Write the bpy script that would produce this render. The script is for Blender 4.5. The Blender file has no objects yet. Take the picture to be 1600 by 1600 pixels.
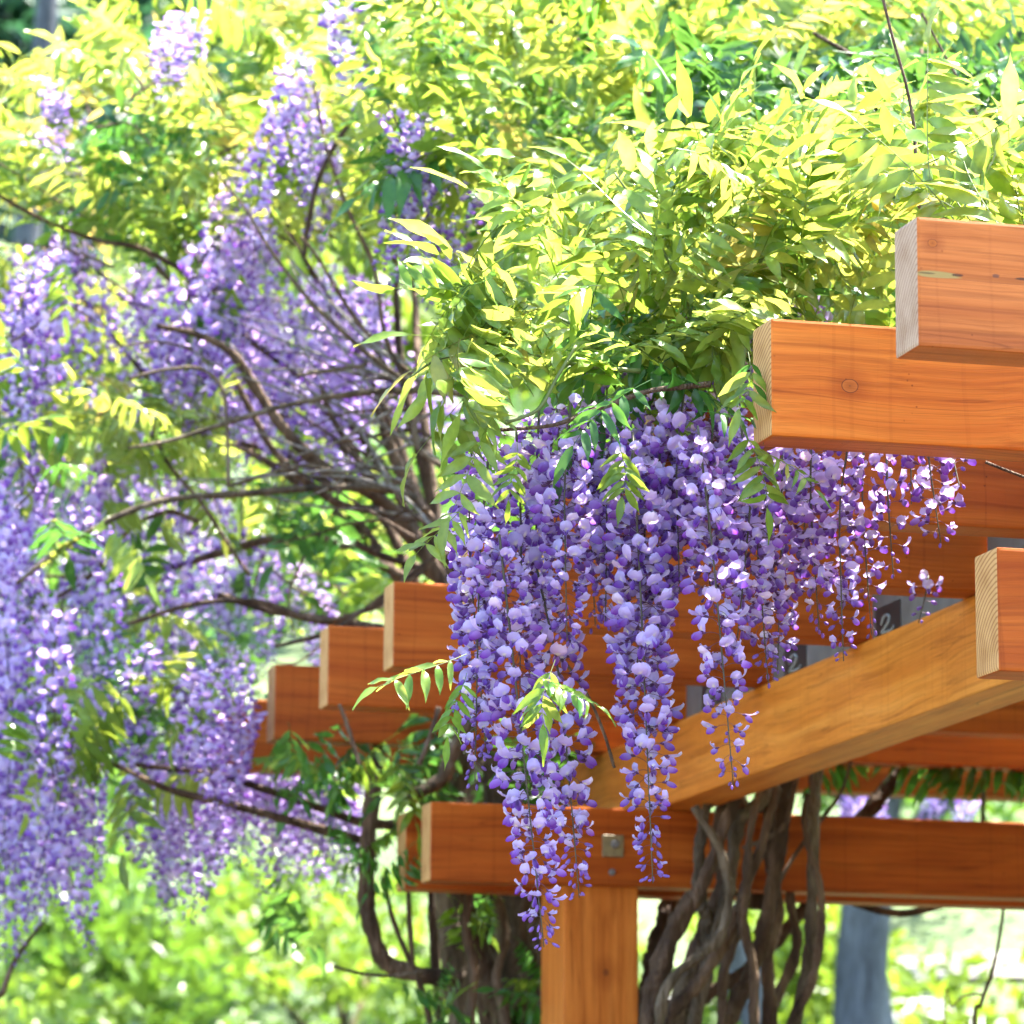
import bpy, bmesh, math, random
import numpy as np
from mathutils import Vector, Matrix

rng = np.random.default_rng(11)
random.seed(5)
SC = bpy.context.scene
COL = SC.collection

# ------------------------------------------------------------------ camera
YAW, PITCH, ROLL, FPX = 0.2619, 0.1871, 0.0055, 6141.7
CAM = np.array([0.0, 0.0, 1.6])
_f = np.array([math.sin(YAW) * math.cos(PITCH), math.cos(YAW) * math.cos(PITCH), math.sin(PITCH)])
_r = np.array([math.cos(YAW), -math.sin(YAW), 0.0])
_u = np.cross(_r, _f)
CR = math.cos(ROLL) * _r + math.sin(ROLL) * _u
CU = -math.sin(ROLL) * _r + math.cos(ROLL) * _u
CF = _f
cam_data = bpy.data.cameras.new('camera')
cam = bpy.data.objects.new('camera', cam_data)
COL.objects.link(cam)
cam.matrix_world = Matrix(((CR[0], CU[0], -CF[0], CAM[0]), (CR[1], CU[1], -CF[1], CAM[1]),
                           (CR[2], CU[2], -CF[2], CAM[2]), (0, 0, 0, 1)))
cam_data.sensor_width = 36.0
cam_data.lens = FPX / 1600.0 * 36.0
cam_data.clip_end = 2000.0
cam_data.dof.use_dof = True
cam_data.dof.focus_distance = 6.05
cam_data.dof.aperture_fstop = 7.6
SC.camera = cam

# ------------------------------------------------------------------ light
SUN_EL, SUN_AZ = math.radians(68), math.radians(76)      # azimuth measured from +Y (behind the pergola) towards +X
world = bpy.data.worlds.new('World'); SC.world = world; world.use_nodes = True
wn = world.node_tree.nodes; wl = world.node_tree.links
sky = wn.new('ShaderNodeTexSky'); sky.sky_type = 'NISHITA'; sky.sun_disc = False
sky.sun_elevation = SUN_EL; sky.sun_rotation = SUN_AZ
wn['Background'].inputs['Strength'].default_value = 0.13
wl.new(sky.outputs[0], wn['Background'].inputs['Color'])
sd = np.array([math.sin(SUN_AZ) * math.cos(SUN_EL), math.cos(SUN_AZ) * math.cos(SUN_EL), math.sin(SUN_EL)])
sun_data = bpy.data.lights.new('sun', 'SUN'); sun_data.energy = 5.0; sun_data.angle = math.radians(0.53)
sun_data.color = (1.0, 0.95, 0.86)
sun = bpy.data.objects.new('sun', sun_data); COL.objects.link(sun)
sun.rotation_euler = Vector(-sd).to_track_quat('-Z', 'Y').to_euler()
SC.view_settings.view_transform = 'Standard'; SC.view_settings.look = 'None'
SC.view_settings.exposure = 3.05; SC.view_settings.gamma = 1.0
SC.view_settings.use_curve_mapping = False
SC.render.engine = 'CYCLES'
SC.cycles.use_denoising = True
SC.cycles.use_adaptive_sampling = True; SC.cycles.adaptive_threshold = 0.035
SC.cycles.max_bounces = 5; SC.cycles.diffuse_bounces = 4; SC.cycles.glossy_bounces = 2
SC.cycles.transmission_bounces = 4; SC.cycles.caustics_reflective = False; SC.cycles.caustics_refractive = False
SC.cycles.sample_clamp_indirect = 8.0

# ------------------------------------------------------------------ helpers
def W(px, py, Y):
    """the place, Y metres away along the pergola, that the photograph shows at (px, py)"""
    d = CF + (px - 800.0) / FPX * CR - (py - 800.0) / FPX * CU
    return CAM + d * (Y / d[1])

def link(name, data, parent=None, mats=()):
    o = bpy.data.objects.new(name, data)
    COL.objects.link(o)
    if parent is not None: o.parent = parent
    return o

def thing(name, label, cat, loc=(0, 0, 0), group=None):
    o = bpy.data.objects.new(name, None); COL.objects.link(o)
    o.empty_display_size = 0.2
    o.location = loc
    o['label'] = label; o['category'] = cat
    if group: o['group'] = group
    return o

def mesh(name, V, T, C=None, mats=(), mi=None, smooth=True):
    """triangle mesh from arrays; C is a colour for each vertex"""
    V = np.asarray(V, np.float32); T = np.asarray(T, np.int32)
    me = bpy.data.meshes.new(name)
    me.vertices.add(len(V)); me.vertices.foreach_set('co', V.ravel())
    me.loops.add(T.size); me.loops.foreach_set('vertex_index', T.ravel())
    me.polygons.add(len(T))
    me.polygons.foreach_set('loop_start', np.arange(0, T.size, 3, dtype=np.int32))
    if mi is not None: me.polygons.foreach_set('material_index', np.asarray(mi, np.int32))
    me.polygons.foreach_set('use_smooth', np.full(len(T), smooth))
    if C is not None:
        a = me.color_attributes.new('Col', 'FLOAT_COLOR', 'POINT')
        C = np.asarray(C, np.float32)
        if C.shape[1] == 3: C = np.hstack([C, np.ones((len(C), 1), np.float32)])
        a.data.foreach_set('color', C.ravel())
    for m in mats: me.materials.append(m)
    me.update(calc_edges=True); me.validate()
    return me

class MB:
    """collects triangle pieces"""
    def __init__(s): s.V = []; s.T = []; s.C = []; s.M = []; s.n = 0
    def add(s, V, T, C=None, m=0):
        V = np.asarray(V, float); T = np.asarray(T, int)
        s.V.append(V); s.T.append(T + s.n); s.n += len(V)
        s.C.append(np.ones((len(V), 3)) if C is None else np.broadcast_to(np.asarray(C, float), (len(V), 3)))
        s.M.append(np.full(len(T), m))
    def arrays(s):
        return np.vstack(s.V), np.vstack(s.T), np.vstack(s.C), np.concatenate(s.M)
    def mesh(s, name, mats, smooth=True):
        V, T, C, M = s.arrays()
        return mesh(name, V, T, C, mats, M, smooth)

def grid_tris(nr, nc):
    T = []
    for i in range(nr - 1):
        for j in range(nc - 1):
            a = i * nc + j
            T += [(a, a + 1, a + nc + 1), (a, a + nc + 1, a + nc)]
    return np.array(T)

def basis(d, up=(0, 0, 1)):
    """matrix with X along d and Z near up"""
    d = np.asarray(d, float); d = d / np.linalg.norm(d)
    up = np.asarray(up, float)
    y = np.cross(up, d)
    if np.linalg.norm(y) < 1e-4: y = np.cross((0.3, 1, 0.2), d)
    y /= np.linalg.norm(y); z = np.cross(d, y)
    return np.stack([d, y, z], 1)

def xf(R, t, s=1.0):
    M = np.eye(4); M[:3, :3] = R * s; M[:3, 3] = t
    return M

def rotx(a): c, s = math.cos(a), math.sin(a); return np.array([[1, 0, 0], [0, c, -s], [0, s, c]])
def roty(a): c, s = math.cos(a), math.sin(a); return np.array([[c, 0, s], [0, 1, 0], [-s, 0, c]])
def rotz(a): c, s = math.cos(a), math.sin(a); return np.array([[c, -s, 0], [s, c, 0], [0, 0, 1]])

def catmull(P, n):
    P = np.asarray(P, float)
    if len(P) < 3: 
        t = np.linspace(0, 1, n)[:, None]; return P[0] * (1 - t) + P[-1] * t
    Q = np.vstack([2 * P[0] - P[1], P, 2 * P[-1] - P[-2]])
    out = []
    for u in np.linspace(0, len(P) - 1 - 1e-6, n):
        i = int(u); t = u - i
        a, b, c, d = Q[i:i + 4]
        out.append(0.5 * ((2 * b) + (-a + c) * t + (2 * a - 5 * b + 4 * c - d) * t * t + (-a + 3 * b - 3 * c + d) * t ** 3))
    return np.array(out)

def tube(P, r, sides=8, rough=0.0, cap=True, seed=0):
    """tube of radius r (number or list) along points P"""
    P = np.asarray(P, float); n = len(P)
    r = np.interp(np.linspace(0, 1, n), np.linspace(0, 1, len(np.atleast_1d(r))), np.atleast_1d(r))
    tg = np.gradient(P, axis=0); tg /= np.linalg.norm(tg, axis=1)[:, None] + 1e-9
    rg = np.random.default_rng(seed)
    up = np.array([0.31, 0.87, 0.41]); V = []
    ph = rg.uniform(0, 6.28, 4)
    for i in range(n):
        a = np.cross(tg[i], up); a /= np.linalg.norm(a) + 1e-9; b = np.cross(tg[i], a); up = -np.cross(tg[i], a) * -1
        up = np.cross(a, tg[i])
        for k in range(sides):
            th = 2 * math.pi * k / sides
            rr = r[i] * (1 + rough * (0.55 * math.sin(2 * th + ph[0] + i * 0.35) + 0.45 * math.sin(3 * th + ph[1] - i * 0.5) + 0.5 * math.sin(i * 0.9 + ph[2])) + rough * 0.35 * rg.normal())
            V.append(P[i] + rr * (math.cos(th) * a + math.sin(th) * b))
    T = []
    for i in range(n - 1):
        for k in range(sides):
            a = i * sides + k; b = i * sides + (k + 1) % sides
            T += [(a, b, b + sides), (a, b + sides, a + sides)]
    if cap:
        V += [P[0], P[-1]]
        for k in range(sides):
            T.append((len(V) - 2, (k + 1) % sides, k))
            T.append((len(V) - 1, (n - 1) * sides + k, (n - 1) * sides + (k + 1) % sides))
    return np.array(V), np.array(T)

def merge(templates, items):
    """join many placed copies of templates [(V,T,C)] ; items: (index, 4x4, tint rgb)"""
    Vs, Ts, Cs, n = [], [], [], 0
    by = {}
    for it in items: by.setdefault(it[0], []).append(it)
    for k, lst in by.items():
        V, T, C = templates[k][:3]
        M = np.array([i[1] for i in lst]); tint = np.array([i[2] for i in lst])
        P = np.einsum('kij,vj->kvi', M[:, :3, :3], V) + M[:, None, :3, 3]
        CC = C[None] * tint[:, None, :]
        TT = T[None] + (np.arange(len(lst)) * len(V))[:, None, None] + n
        n += len(lst) * len(V)
        Vs.append(P.reshape(-1, 3)); Cs.append(CC.reshape(-1, 3)); Ts.append(TT.reshape(-1, 3))
    return np.vstack(Vs), np.vstack(Ts), np.vstack(Cs)

def set_world(o, M, parent=None):
    """parents stand at the origin of the world, unrotated: local = world"""
    o.matrix_basis = Matrix([list(map(float, row)) for row in M])

# ------------------------------------------------------------------ materials
def new_mat(name):
    m = bpy.data.materials.new(name); m.use_nodes = True
    return m, m.node_tree.nodes, m.node_tree.links, m.node_tree.nodes['Principled BSDF']

def nd(N, typ, **kw):
    n = N.new(typ)
    for k, v in kw.items(): setattr(n, k, v)
    return n

def ramp(N, L, fac, stops):
    r = N.new('ShaderNodeValToRGB')
    e = r.color_ramp.elements
    while len(e) < len(stops): e.new(0.5)
    for i, (p, c) in enumerate(stops):
        e[i].position = p; e[i].color = (*c, 1) if len(c) == 3 else c
    L.new(fac, r.inputs[0])
    return r.outputs[0]

def mixc(N, L, mode, fac, a, b):
    m = N.new('ShaderNodeMix'); m.data_type = 'RGBA'; m.blend_type = mode
    for sock, v in ((m.inputs[0], fac), (m.inputs[6], a), (m.inputs[7], b)):
        if isinstance(v, (int, float)): sock.default_value = v
        elif isinstance(v, tuple): sock.default_value = (*v, 1) if len(v) == 3 else v
        else: L.new(v, sock)
    return m.outputs[2]

def math_n(N, L, op, a, b=None, clamp=False):
    m = N.new('ShaderNodeMath'); m.operation = op; m.use_clamp = clamp
    for s, v in zip(m.inputs, (a, b)):
        if v is None: continue
        if isinstance(v, (int, float)): s.default_value = v
        else: L.new(v, s)
    return m.outputs[0]

def wood(name, axis, base=((0.45, 0.098, 0.012), (0.55, 0.142, 0.018), (0.63, 0.19, 0.028)), knots=(), seed=0.0, streak=0.42, saw=0.25, patches=()):
    """stained softwood, grain along axis (0,1,2); knots: (object-space point, radius)"""
    m, N, L, B = new_mat(name)
    tc = nd(N, 'ShaderNodeTexCoord')
    oi = nd(N, 'ShaderNodeObjectInfo')
    off = nd(N, 'ShaderNodeVectorMath', operation='MULTIPLY_ADD')
    cmb = nd(N, 'ShaderNodeCombineXYZ')
    for i in range(3): L.new(oi.outputs['Random'], cmb.inputs[i])
    L.new(cmb.outputs[0], off.inputs[0]); off.inputs[1].default_value = (31 + seed, 17, 23); L.new(tc.outputs['Object'], off.inputs[2])
    # bend of the grain round the knots
    P = off.outputs[0]
    knot_masks = []
    for kp, kr in knots:
        dv = nd(N, 'ShaderNodeVectorMath', operation='SUBTRACT'); L.new(tc.outputs['Object'], dv.inputs[0]); dv.inputs[1].default_value = kp
        sc = [1.0, 1.0, 1.0]; sc[axis] = 0.8
        sv = nd(N, 'ShaderNodeVectorMath', operation='MULTIPLY'); L.new(dv.outputs[0], sv.inputs[0]); sv.inputs[1].default_value = sc
        ln = nd(N, 'ShaderNodeVectorMath', operation='LENGTH'); L.new(sv.outputs[0], ln.inputs[0])
        knot_masks.append((math_n(N, L, 'DIVIDE', ln.outputs['Value'], kr), dv.outputs[0], kr))
    warp = nd(N, 'ShaderNodeTexNoise'); warp.inputs['Scale'].default_value = 2.2; warp.inputs['Detail'].default_value = 2
    L.new(P, warp.inputs['Vector'])
    wv = nd(N, 'ShaderNodeVectorMath', operation='SCALE'); wv.inputs[3].default_value = 0.05
    L.new(warp.outputs['Color'], wv.inputs[0])
    ad = nd(N, 'ShaderNodeVectorMath', operation='ADD'); L.new(P, ad.inputs[0]); L.new(wv.outputs[0], ad.inputs[1])
    P2 = ad.outputs[0]
    def stretched(along, across, detail, rough=0.55):
        mp = nd(N, 'ShaderNodeVectorMath', operation='MULTIPLY'); s = [across] * 3; s[axis] = along
        L.new(P2, mp.inputs[0]); mp.inputs[1].default_value = s
        t = nd(N, 'ShaderNodeTexNoise'); t.inputs['Scale'].default_value = 1.0; t.inputs['Detail'].default_value = detail
        t.inputs['Roughness'].default_value = rough
        L.new(mp.outputs[0], t.inputs['Vector'])
        return t.outputs['Fac']
    g1 = stretched(0.9, 26, 3); g2 = stretched(3, 190, 3, 0.7); g4 = stretched(.5, 85, 2, .5); g3 = stretched(1.3, 4.0, 4, 0.6)
    bl = stretched(3.0, 5.0, 5, 0.65)
    c = ramp(N, L, g1, ((0.30, base[0]), (0.5, base[1]), (0.70, base[2])))
    fine = ramp(N, L, g2, ((0.33, (0.52, 0.47, 0.42)), (0.55, (1, 1, 1))))
    c = mixc(N, L, 'MULTIPLY', streak, c, fine)
    c = mixc(N, L, 'MULTIPLY', 0.38, c, ramp(N, L, g4, ((0.36, (0.50, 0.40, 0.36)), (0.47, (1, 1, 1)), (0.7, (1.08, 1.1, 1.1)))))
    blot = ramp(N, L, g3, ((0.34, (0.66, 0.55, 0.46)), (0.55, (1, 1, 1)), (0.75, (1.12, 1.16, 1.2))))
    c = mixc(N, L, 'MULTIPLY', 0.5, c, blot)
    blot2 = ramp(N, L, bl, ((0.30, (0.72, 0.62, 0.6)), (0.5, (1, 1, 1))))
    c = mixc(N, L, 'MULTIPLY', 0.35, c, blot2)
    # saw marks across the grain
    sp = nd(N, 'ShaderNodeSeparateXYZ'); L.new(P2, sp.inputs[0])
    sw = nd(N, 'ShaderNodeTexNoise', noise_dimensions='1D'); sw.inputs['Scale'].default_value = 75; sw.inputs['Detail'].default_value = 3
    L.new(sp.outputs[axis], sw.inputs['W'])
    c = mixc(N, L, 'MULTIPLY', saw, c, ramp(N, L, sw.outputs['Fac'], ((0.30, (0.45, 0.33, 0.32)), (0.38, (1, 1, 1)))))
    # small dark specks
    vo = nd(N, 'ShaderNodeTexVoronoi'); vo.inputs['Scale'].default_value = 46; L.new(P, vo.inputs['Vector'])
    spk = ramp(N, L, vo.outputs['Distance'], ((0.05, (0.25, 0.14, 0.1)), (0.10, (1, 1, 1))))
    vn = nd(N, 'ShaderNodeTexNoise'); vn.inputs['Scale'].default_value = 9; L.new(P, vn.inputs['Vector'])
    c = mixc(N, L, 'MULTIPLY', ramp(N, L, vn.outputs['Fac'], ((0.52, (0, 0, 0)), (0.62, (0.8, 0.8, 0.8)))), c, spk)
    # long fine checks
    ck = stretched(1.1, 34, 1)
    ckr = ramp(N, L, ck, ((0.655, (1, 1, 1)), (0.668, (0.25, 0.16, 0.12)), (0.682, (1, 1, 1))))
    c = mixc(N, L, 'MULTIPLY', 0.45, c, ckr)
    for rr, dv, kr in knot_masks:
        wav = math_n(N, L, 'SINE', math_n(N, L, 'MULTIPLY', rr, 17.0))
        inner = ramp(N, L, rr, ((0.0, (0.10, 0.03, 0.012)), (0.12, (0.30, 0.075, 0.012)), (0.82, (0.40, 0.105, 0.018)), (0.90, (0.12, 0.03, 0.010)), (1.0, (0.12, 0.03, 0.010))))
        mask = ramp(N, L, rr, ((0.93, (1, 1, 1)), (1.02, (0, 0, 0))))
        halo = ramp(N, L, math_n(N, L, 'MULTIPLY', rr, 0.25), ((0.22, (0.62, 0.5, 0.45)), (0.75, (1, 1, 1))))
        c = mixc(N, L, 'MULTIPLY', 0.7, c, halo)
        c = mixc(N, L, 'MIX', mask, c, inner)
    for pp, hl, hh, pc in patches:
        dv = nd(N, 'ShaderNodeVectorMath', operation='SUBTRACT'); L.new(tc.outputs['Object'], dv.inputs[0]); dv.inputs[1].default_value = pp
        sv = nd(N, 'ShaderNodeVectorMath', operation='MULTIPLY'); L.new(dv.outputs[0], sv.inputs[0])
        sc = [1 / hh, 1 / .03, 1 / hh]; sc[axis] = 1 / hl; sv.inputs[1].default_value = sc
        ln = nd(N, 'ShaderNodeVectorMath', operation='LENGTH'); L.new(sv.outputs[0], ln.inputs[0])
        wob = math_n(N, L, 'ADD', ln.outputs['Value'], math_n(N, L, 'MULTIPLY', math_n(N, L, 'SUBTRACT', g2, .5), 1.2))
        c = mixc(N, L, 'MIX', ramp(N, L, wob, ((0.75, (.85, .85, .85)), (1.0, (0, 0, 0)))), c, pc)
    L.new(c, B.inputs['Base Color'])
    B.inputs['Roughness'].default_value = 0.55
    B.inputs['Specular IOR Level'].default_value = 0.15
    bp = nd(N, 'ShaderNodeBump'); bp.inputs['Strength'].default_value = 0.22; bp.inputs['Distance'].default_value = 0.004
    L.new(g2, bp.inputs['Height']); L.new(bp.outputs[0], B.inputs['Normal'])
    return m

def end_grain(name, axis=0, cols=((0.50, 0.275, 0.105), (0.54, 0.305, 0.125), (0.25, 0.10, 0.03), (0.44, 0.235, 0.085))):
    """sawn end: growth rings round a heart outside the section"""
    m, N, L, B = new_mat(name)
    tc = nd(N, 'ShaderNodeTexCoord'); oi = nd(N, 'ShaderNodeObjectInfo')
    sep = nd(N, 'ShaderNodeSeparateXYZ'); L.new(tc.outputs['Object'], sep.inputs[0])
    cm = nd(N, 'ShaderNodeCombineXYZ')
    L.new(math_n(N, L, 'ADD', sep.outputs[1 if axis == 0 else 0], math_n(N, L, 'MULTIPLY', math_n(N, L, 'SUBTRACT', oi.outputs['Random'], 0.3), 0.22)), cm.inputs[0])
    L.new(math_n(N, L, 'ADD', sep.outputs[2], math_n(N, L, 'MULTIPLY', oi.outputs['Random'], 0.13)), cm.inputs[1])
    nz = nd(N, 'ShaderNodeTexNoise'); nz.inputs['Scale'].default_value = 14; L.new(tc.outputs['Object'], nz.inputs['Vector'])
    ln = nd(N, 'ShaderNodeVectorMath', operation='LENGTH'); L.new(cm.outputs[0], ln.inputs[0])
    rad = math_n(N, L, 'ADD', ln.outputs['Value'], math_n(N, L, 'MULTIPLY', nz.outputs['Fac'], 0.008))
    w = math_n(N, L, 'FRACT', math_n(N, L, 'MULTIPLY', rad, 120))
    c = ramp(N, L, w, ((0.0, cols[0]), (0.55, cols[1]), (0.86, cols[2]), (1.0, cols[3])))
    n2 = nd(N, 'ShaderNodeTexNoise'); n2.inputs['Scale'].default_value = 22; n2.inputs['Detail'].default_value = 4; L.new(tc.outputs['Object'], n2.inputs['Vector'])
    c = mixc(N, L, 'MULTIPLY', 0.7, c, ramp(N, L, n2.outputs['Fac'], ((0.3, (0.72, 0.62, 0.55)), (0.6, (1.05, 1.05, 1.08)))))
    L.new(c, B.inputs['Base Color']); B.inputs['Roughness'].default_value = 0.75
    B.inputs['Specular IOR Level'].default_value = 0.2
    return m

def thin(name, rough, spec, trans, gain=(1, 1, 1), tint=0.0, wob=0.0, vein=False):
    """petal or leaf: colour from the mesh, light also passes through"""
    m, N, L, B = new_mat(name)
    at = nd(N, 'ShaderNodeAttribute'); at.attribute_name = 'Col'
    c = at.outputs['Color']
    oi = nd(N, 'ShaderNodeObjectInfo')
    if tint:
        hs = nd(N, 'ShaderNodeHueSaturation'); L.new(c, hs.inputs['Color'])
        L.new(math_n(N, L, 'ADD', math_n(N, L, 'MULTIPLY', oi.outputs['Random'], tint * 0.10), 0.5 - tint * 0.05), hs.inputs['Hue'])
        L.new(math_n(N, L, 'ADD', math_n(N, L, 'MULTIPLY', oi.outputs['Random'], tint), 1 - tint / 2), hs.inputs['Value'])
        c = hs.outputs[0]
    if wob:
        geo = nd(N, 'ShaderNodeNewGeometry')
        nz = nd(N, 'ShaderNodeTexNoise'); nz.inputs['Scale'].default_value = wob; nz.inputs['Detail'].default_value = 3
        L.new(geo.outputs['Position'], nz.inputs['Vector'])
        c = mixc(N, L, 'MULTIPLY', 1.0, c, ramp(N, L, nz.outputs['Fac'], ((0.3, (0.78, 0.82, 0.8)), (0.7, (1.12, 1.08, 1.1)))))
    L.new(c, B.inputs['Base Color'])
    B.inputs['Roughness'].default_value = rough; B.inputs['Specular IOR Level'].default_value = spec
    tr = nd(N, 'ShaderNodeBsdfTranslucent')
    tcol = mixc(N, L, 'MULTIPLY', 1.0, c, gain); L.new(tcol, tr.inputs['Color'])
    mx = nd(N, 'ShaderNodeMixShader'); mx.inputs[0].default_value = trans
    L.new(B.outputs[0], mx.inputs[1]); L.new(tr.outputs[0], mx.inputs[2])
    L.new(mx.outputs[0], N['Material Output'].inputs['Surface'])
    return m

def bark(name, c0, c1, c2, scale=14, stretch=0.22, bump=0.9):
    m, N, L, B = new_mat(name)
    tc = nd(N, 'ShaderNodeTexCoord')
    mp = nd(N, 'ShaderNodeMapping'); mp.inputs['Scale'].default_value = (1, 1, stretch); L.new(tc.outputs['Object'], mp.inputs[0])
    n1 = nd(N, 'ShaderNodeTexNoise'); n1.inputs['Scale'].default_value = scale; n1.inputs['Detail'].default_value = 5; n1.inputs['Roughness'].default_value = 0.65
    L.new(mp.outputs[0], n1.inputs['Vector'])
    n2 = nd(N, 'ShaderNodeTexNoise'); n2.inputs['Scale'].default_value = scale * 6; n2.inputs['Detail'].default_value = 3; L.new(mp.outputs[0], n2.inputs['Vector'])
    c = ramp(N, L, n1.outputs['Fac'], ((0.3, c0), (0.5, c1), (0.72, c2)))
    c = mixc(N, L, 'MULTIPLY', 0.6, c, ramp(N, L, n2.outputs['Fac'], ((0.35, (0.5, 0.48, 0.45)), (0.6, (1.05, 1.05, 1.05)))))
    L.new(c, B.inputs['Base Color']); B.inputs['Roughness'].default_value = 0.8
    B.inputs['Specular IOR Level'].default_value = 0.2
    bp = nd(N, 'ShaderNodeBump'); bp.inputs['Strength'].default_value = bump; bp.inputs['Distance'].default_value = 0.02
    L.new(n2.outputs['Fac'], bp.inputs['Height']); L.new(bp.outputs[0], B.inputs['Normal'])
    return m

def plain(name, col, rough=0.6, metal=0.0, var=0.15, scale=30):
    m, N, L, B = new_mat(name)
    tc = nd(N, 'ShaderNodeTexCoord')
    n = nd(N, 'ShaderNodeTexNoise'); n.inputs['Scale'].default_value = scale; n.inputs['Detail'].default_value = 4
    L.new(tc.outputs['Object'], n.inputs['Vector'])
    lo = tuple(x * (1 - var) for x in col); hi = tuple(min(1, x * (1 + var)) for x in col)
    L.new(ramp(N, L, n.outputs['Fac'], ((0.3, lo), (0.7, hi))), B.inputs['Base Color'])
    B.inputs['Roughness'].default_value = rough; B.inputs['Metallic'].default_value = metal
    return m

M_PETAL = thin('petal', 0.5, 0.35, 0.42, (1.1, 1.0, 1.1), tint=0.12)
M_LEAF = thin('leaf', 0.33, 0.55, 0.52, (2.75, 1.7, 2.2), tint=0.14, wob=60)
M_FARLEAF = thin('far_leaf', 0.4, 0.5, 0.45, (1.3, 1.3, 0.9), tint=0.1)
M_BARK = bark('vine_bark', (0.016, 0.009, 0.006), (0.075, 0.044, 0.028), (0.20, 0.13, 0.085))
M_BARK2 = bark('grey_vine_bark', (0.025, 0.018, 0.012), (0.105, 0.075, 0.05), (0.25, 0.195, 0.145), scale=18)
M_TWIG = bark('twig_bark', (0.06, 0.035, 0.025), (0.14, 0.09, 0.06), (0.26, 0.19, 0.14), scale=40)
M_TRUNK = bark('tree_bark', (0.035, 0.037, 0.045), (0.085, 0.09, 0.11), (0.17, 0.18, 0.215), scale=6)
M_GREENSTEM = plain('green_stem', (0.10, 0.13, 0.03), 0.6)
M_END = end_grain('end_grain', 0)
M_RACHIS = plain('flower_stalk', (0.06, 0.05, 0.03), .6)

# ------------------------------------------------------------------ setting
def terrain_z(x, y):
    s = np.maximum(y - 13.5, 0)
    z = 0.23 * s * (s / (s + 2.0)) + 0.0022 * s * s
    z = z + 0.35 * np.sin(x * 0.21 + y * 0.13) * np.clip((y - 15) / 8, 0, 1) + 0.2 * np.sin(x * 0.57 - y * 0.4) * np.clip((y - 15) / 8, 0, 1)
    return z

def grass_mat():
    m, N, L, B = new_mat('lawn')
    tc = nd(N, 'ShaderNodeTexCoord')
    n1 = nd(N, 'ShaderNodeTexNoise'); n1.inputs['Scale'].default_value = 0.55; n1.inputs['Detail'].default_value = 4; L.new(tc.outputs['Object'], n1.inputs['Vector'])
    n2 = nd(N, 'ShaderNodeTexNoise'); n2.inputs['Scale'].default_value = 7; n2.inputs['Detail'].default_value = 5; L.new(tc.outputs['Object'], n2.inputs['Vector'])
    c = ramp(N, L, n1.outputs['Fac'], ((0.3, (0.03, 0.075, 0.012)), (0.5, (0.062, 0.105, 0.02)), (0.72, (0.105, 0.135, 0.04))))
    c = mixc(N, L, 'MULTIPLY', 0.8, c, ramp(N, L, n2.outputs['Fac'], ((0.35, (0.45, 0.5, 0.4)), (0.6, (1.1, 1.1, 1.1)))))
    L.new(c, B.inputs['Base Color']); B.inputs['Roughness'].default_value = 0.8
    bp = nd(N, 'ShaderNodeBump'); bp.inputs['Distance'].default_value = 0.1; L.new(n2.outputs['Fac'], bp.inputs['Height']); L.new(bp.outputs[0], B.inputs['Normal'])
    return m

gx = np.concatenate([np.linspace(-400, -45, 12), np.linspace(-40, 60, 90), np.linspace(70, 400, 12)])
gy = np.concatenate([np.linspace(-200, 10, 10), np.linspace(12, 80, 90), np.linspace(85, 500, 20)])
GX, GY = np.meshgrid(gx, gy)
GZ = terrain_z(GX, np.minimum(GY, 120)) - 0.004
g = link('ground', mesh('ground', np.stack([GX, GY, GZ], -1).reshape(-1, 3), grid_tris(len(gy), len(gx)), None, [grass_mat()]))
g['kind'] = 'structure'; g['label'] = 'sunlit green lawn rising into a hillside'
# pale paving under and before the pergola
def paving_mat():
    m, N, L, B = new_mat('dark_paving')
    tc = nd(N, 'ShaderNodeTexCoord')
    n2 = nd(N, 'ShaderNodeTexNoise'); n2.inputs['Scale'].default_value = 3; n2.inputs['Detail'].default_value = 6; L.new(tc.outputs['Object'], n2.inputs['Vector'])
    L.new(ramp(N, L, n2.outputs['Fac'], ((0.3, (0.07, 0.06, 0.046)), (0.7, (0.11, 0.092, 0.07)))), B.inputs['Base Color'])
    B.inputs['Roughness'].default_value = 0.85
    return m
pv = link('paving', mesh('paving', [(-14, -12, .004), (22, -12, .004), (22, 12.5, .004), (-14, 12.5, .004)], [(0, 1, 2), (0, 2, 3)], None, [paving_mat()]))
pv['kind'] = 'structure'
bed = link('planting_bed', mesh('planting_bed', [(1.3, 4.7, .012), (12, 4.7, .012), (12, 12.3, .012), (1.3, 12.3, .012)], [(0, 1, 2), (0, 2, 3)], None, [plain('dark_mulch', (0.05, 0.035, 0.025), .9, var=.5, scale=14)]))  # unseen dark sheet added to cut bounce light below the beams
bed['kind'] = 'structure'

def strip_on_ground(name, pts, width, mat):
    P = catmull(np.array([(x, y, 0) for x, y in pts]), 40)
    t = np.gradient(P, axis=0); t /= np.linalg.norm(t, axis=1)[:, None]
    nrm = np.stack([-t[:, 1], t[:, 0], 0 * t[:, 0]], 1)
    cols = []
    for k in np.linspace(-.5, .5, 5):
        Q = P + nrm * width * k; Q[:, 2] = terrain_z(Q[:, 0], Q[:, 1]) + 0.05; cols.append(Q)
    V = np.stack(cols, 1).reshape(-1, 3)
    o = link(name, mesh(name, V, grid_tris(40, 5), None, [mat])); o['kind'] = 'structure'
    return o
M_PATH = plain('path_gravel', (0.20, 0.18, 0.155), 0.9, var=0.12, scale=6)
strip_on_ground('path', [(-9, 24), (-3, 26), (2, 27), (6, 28.5), (11, 29), (18, 27)], .7, M_PATH)

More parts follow.
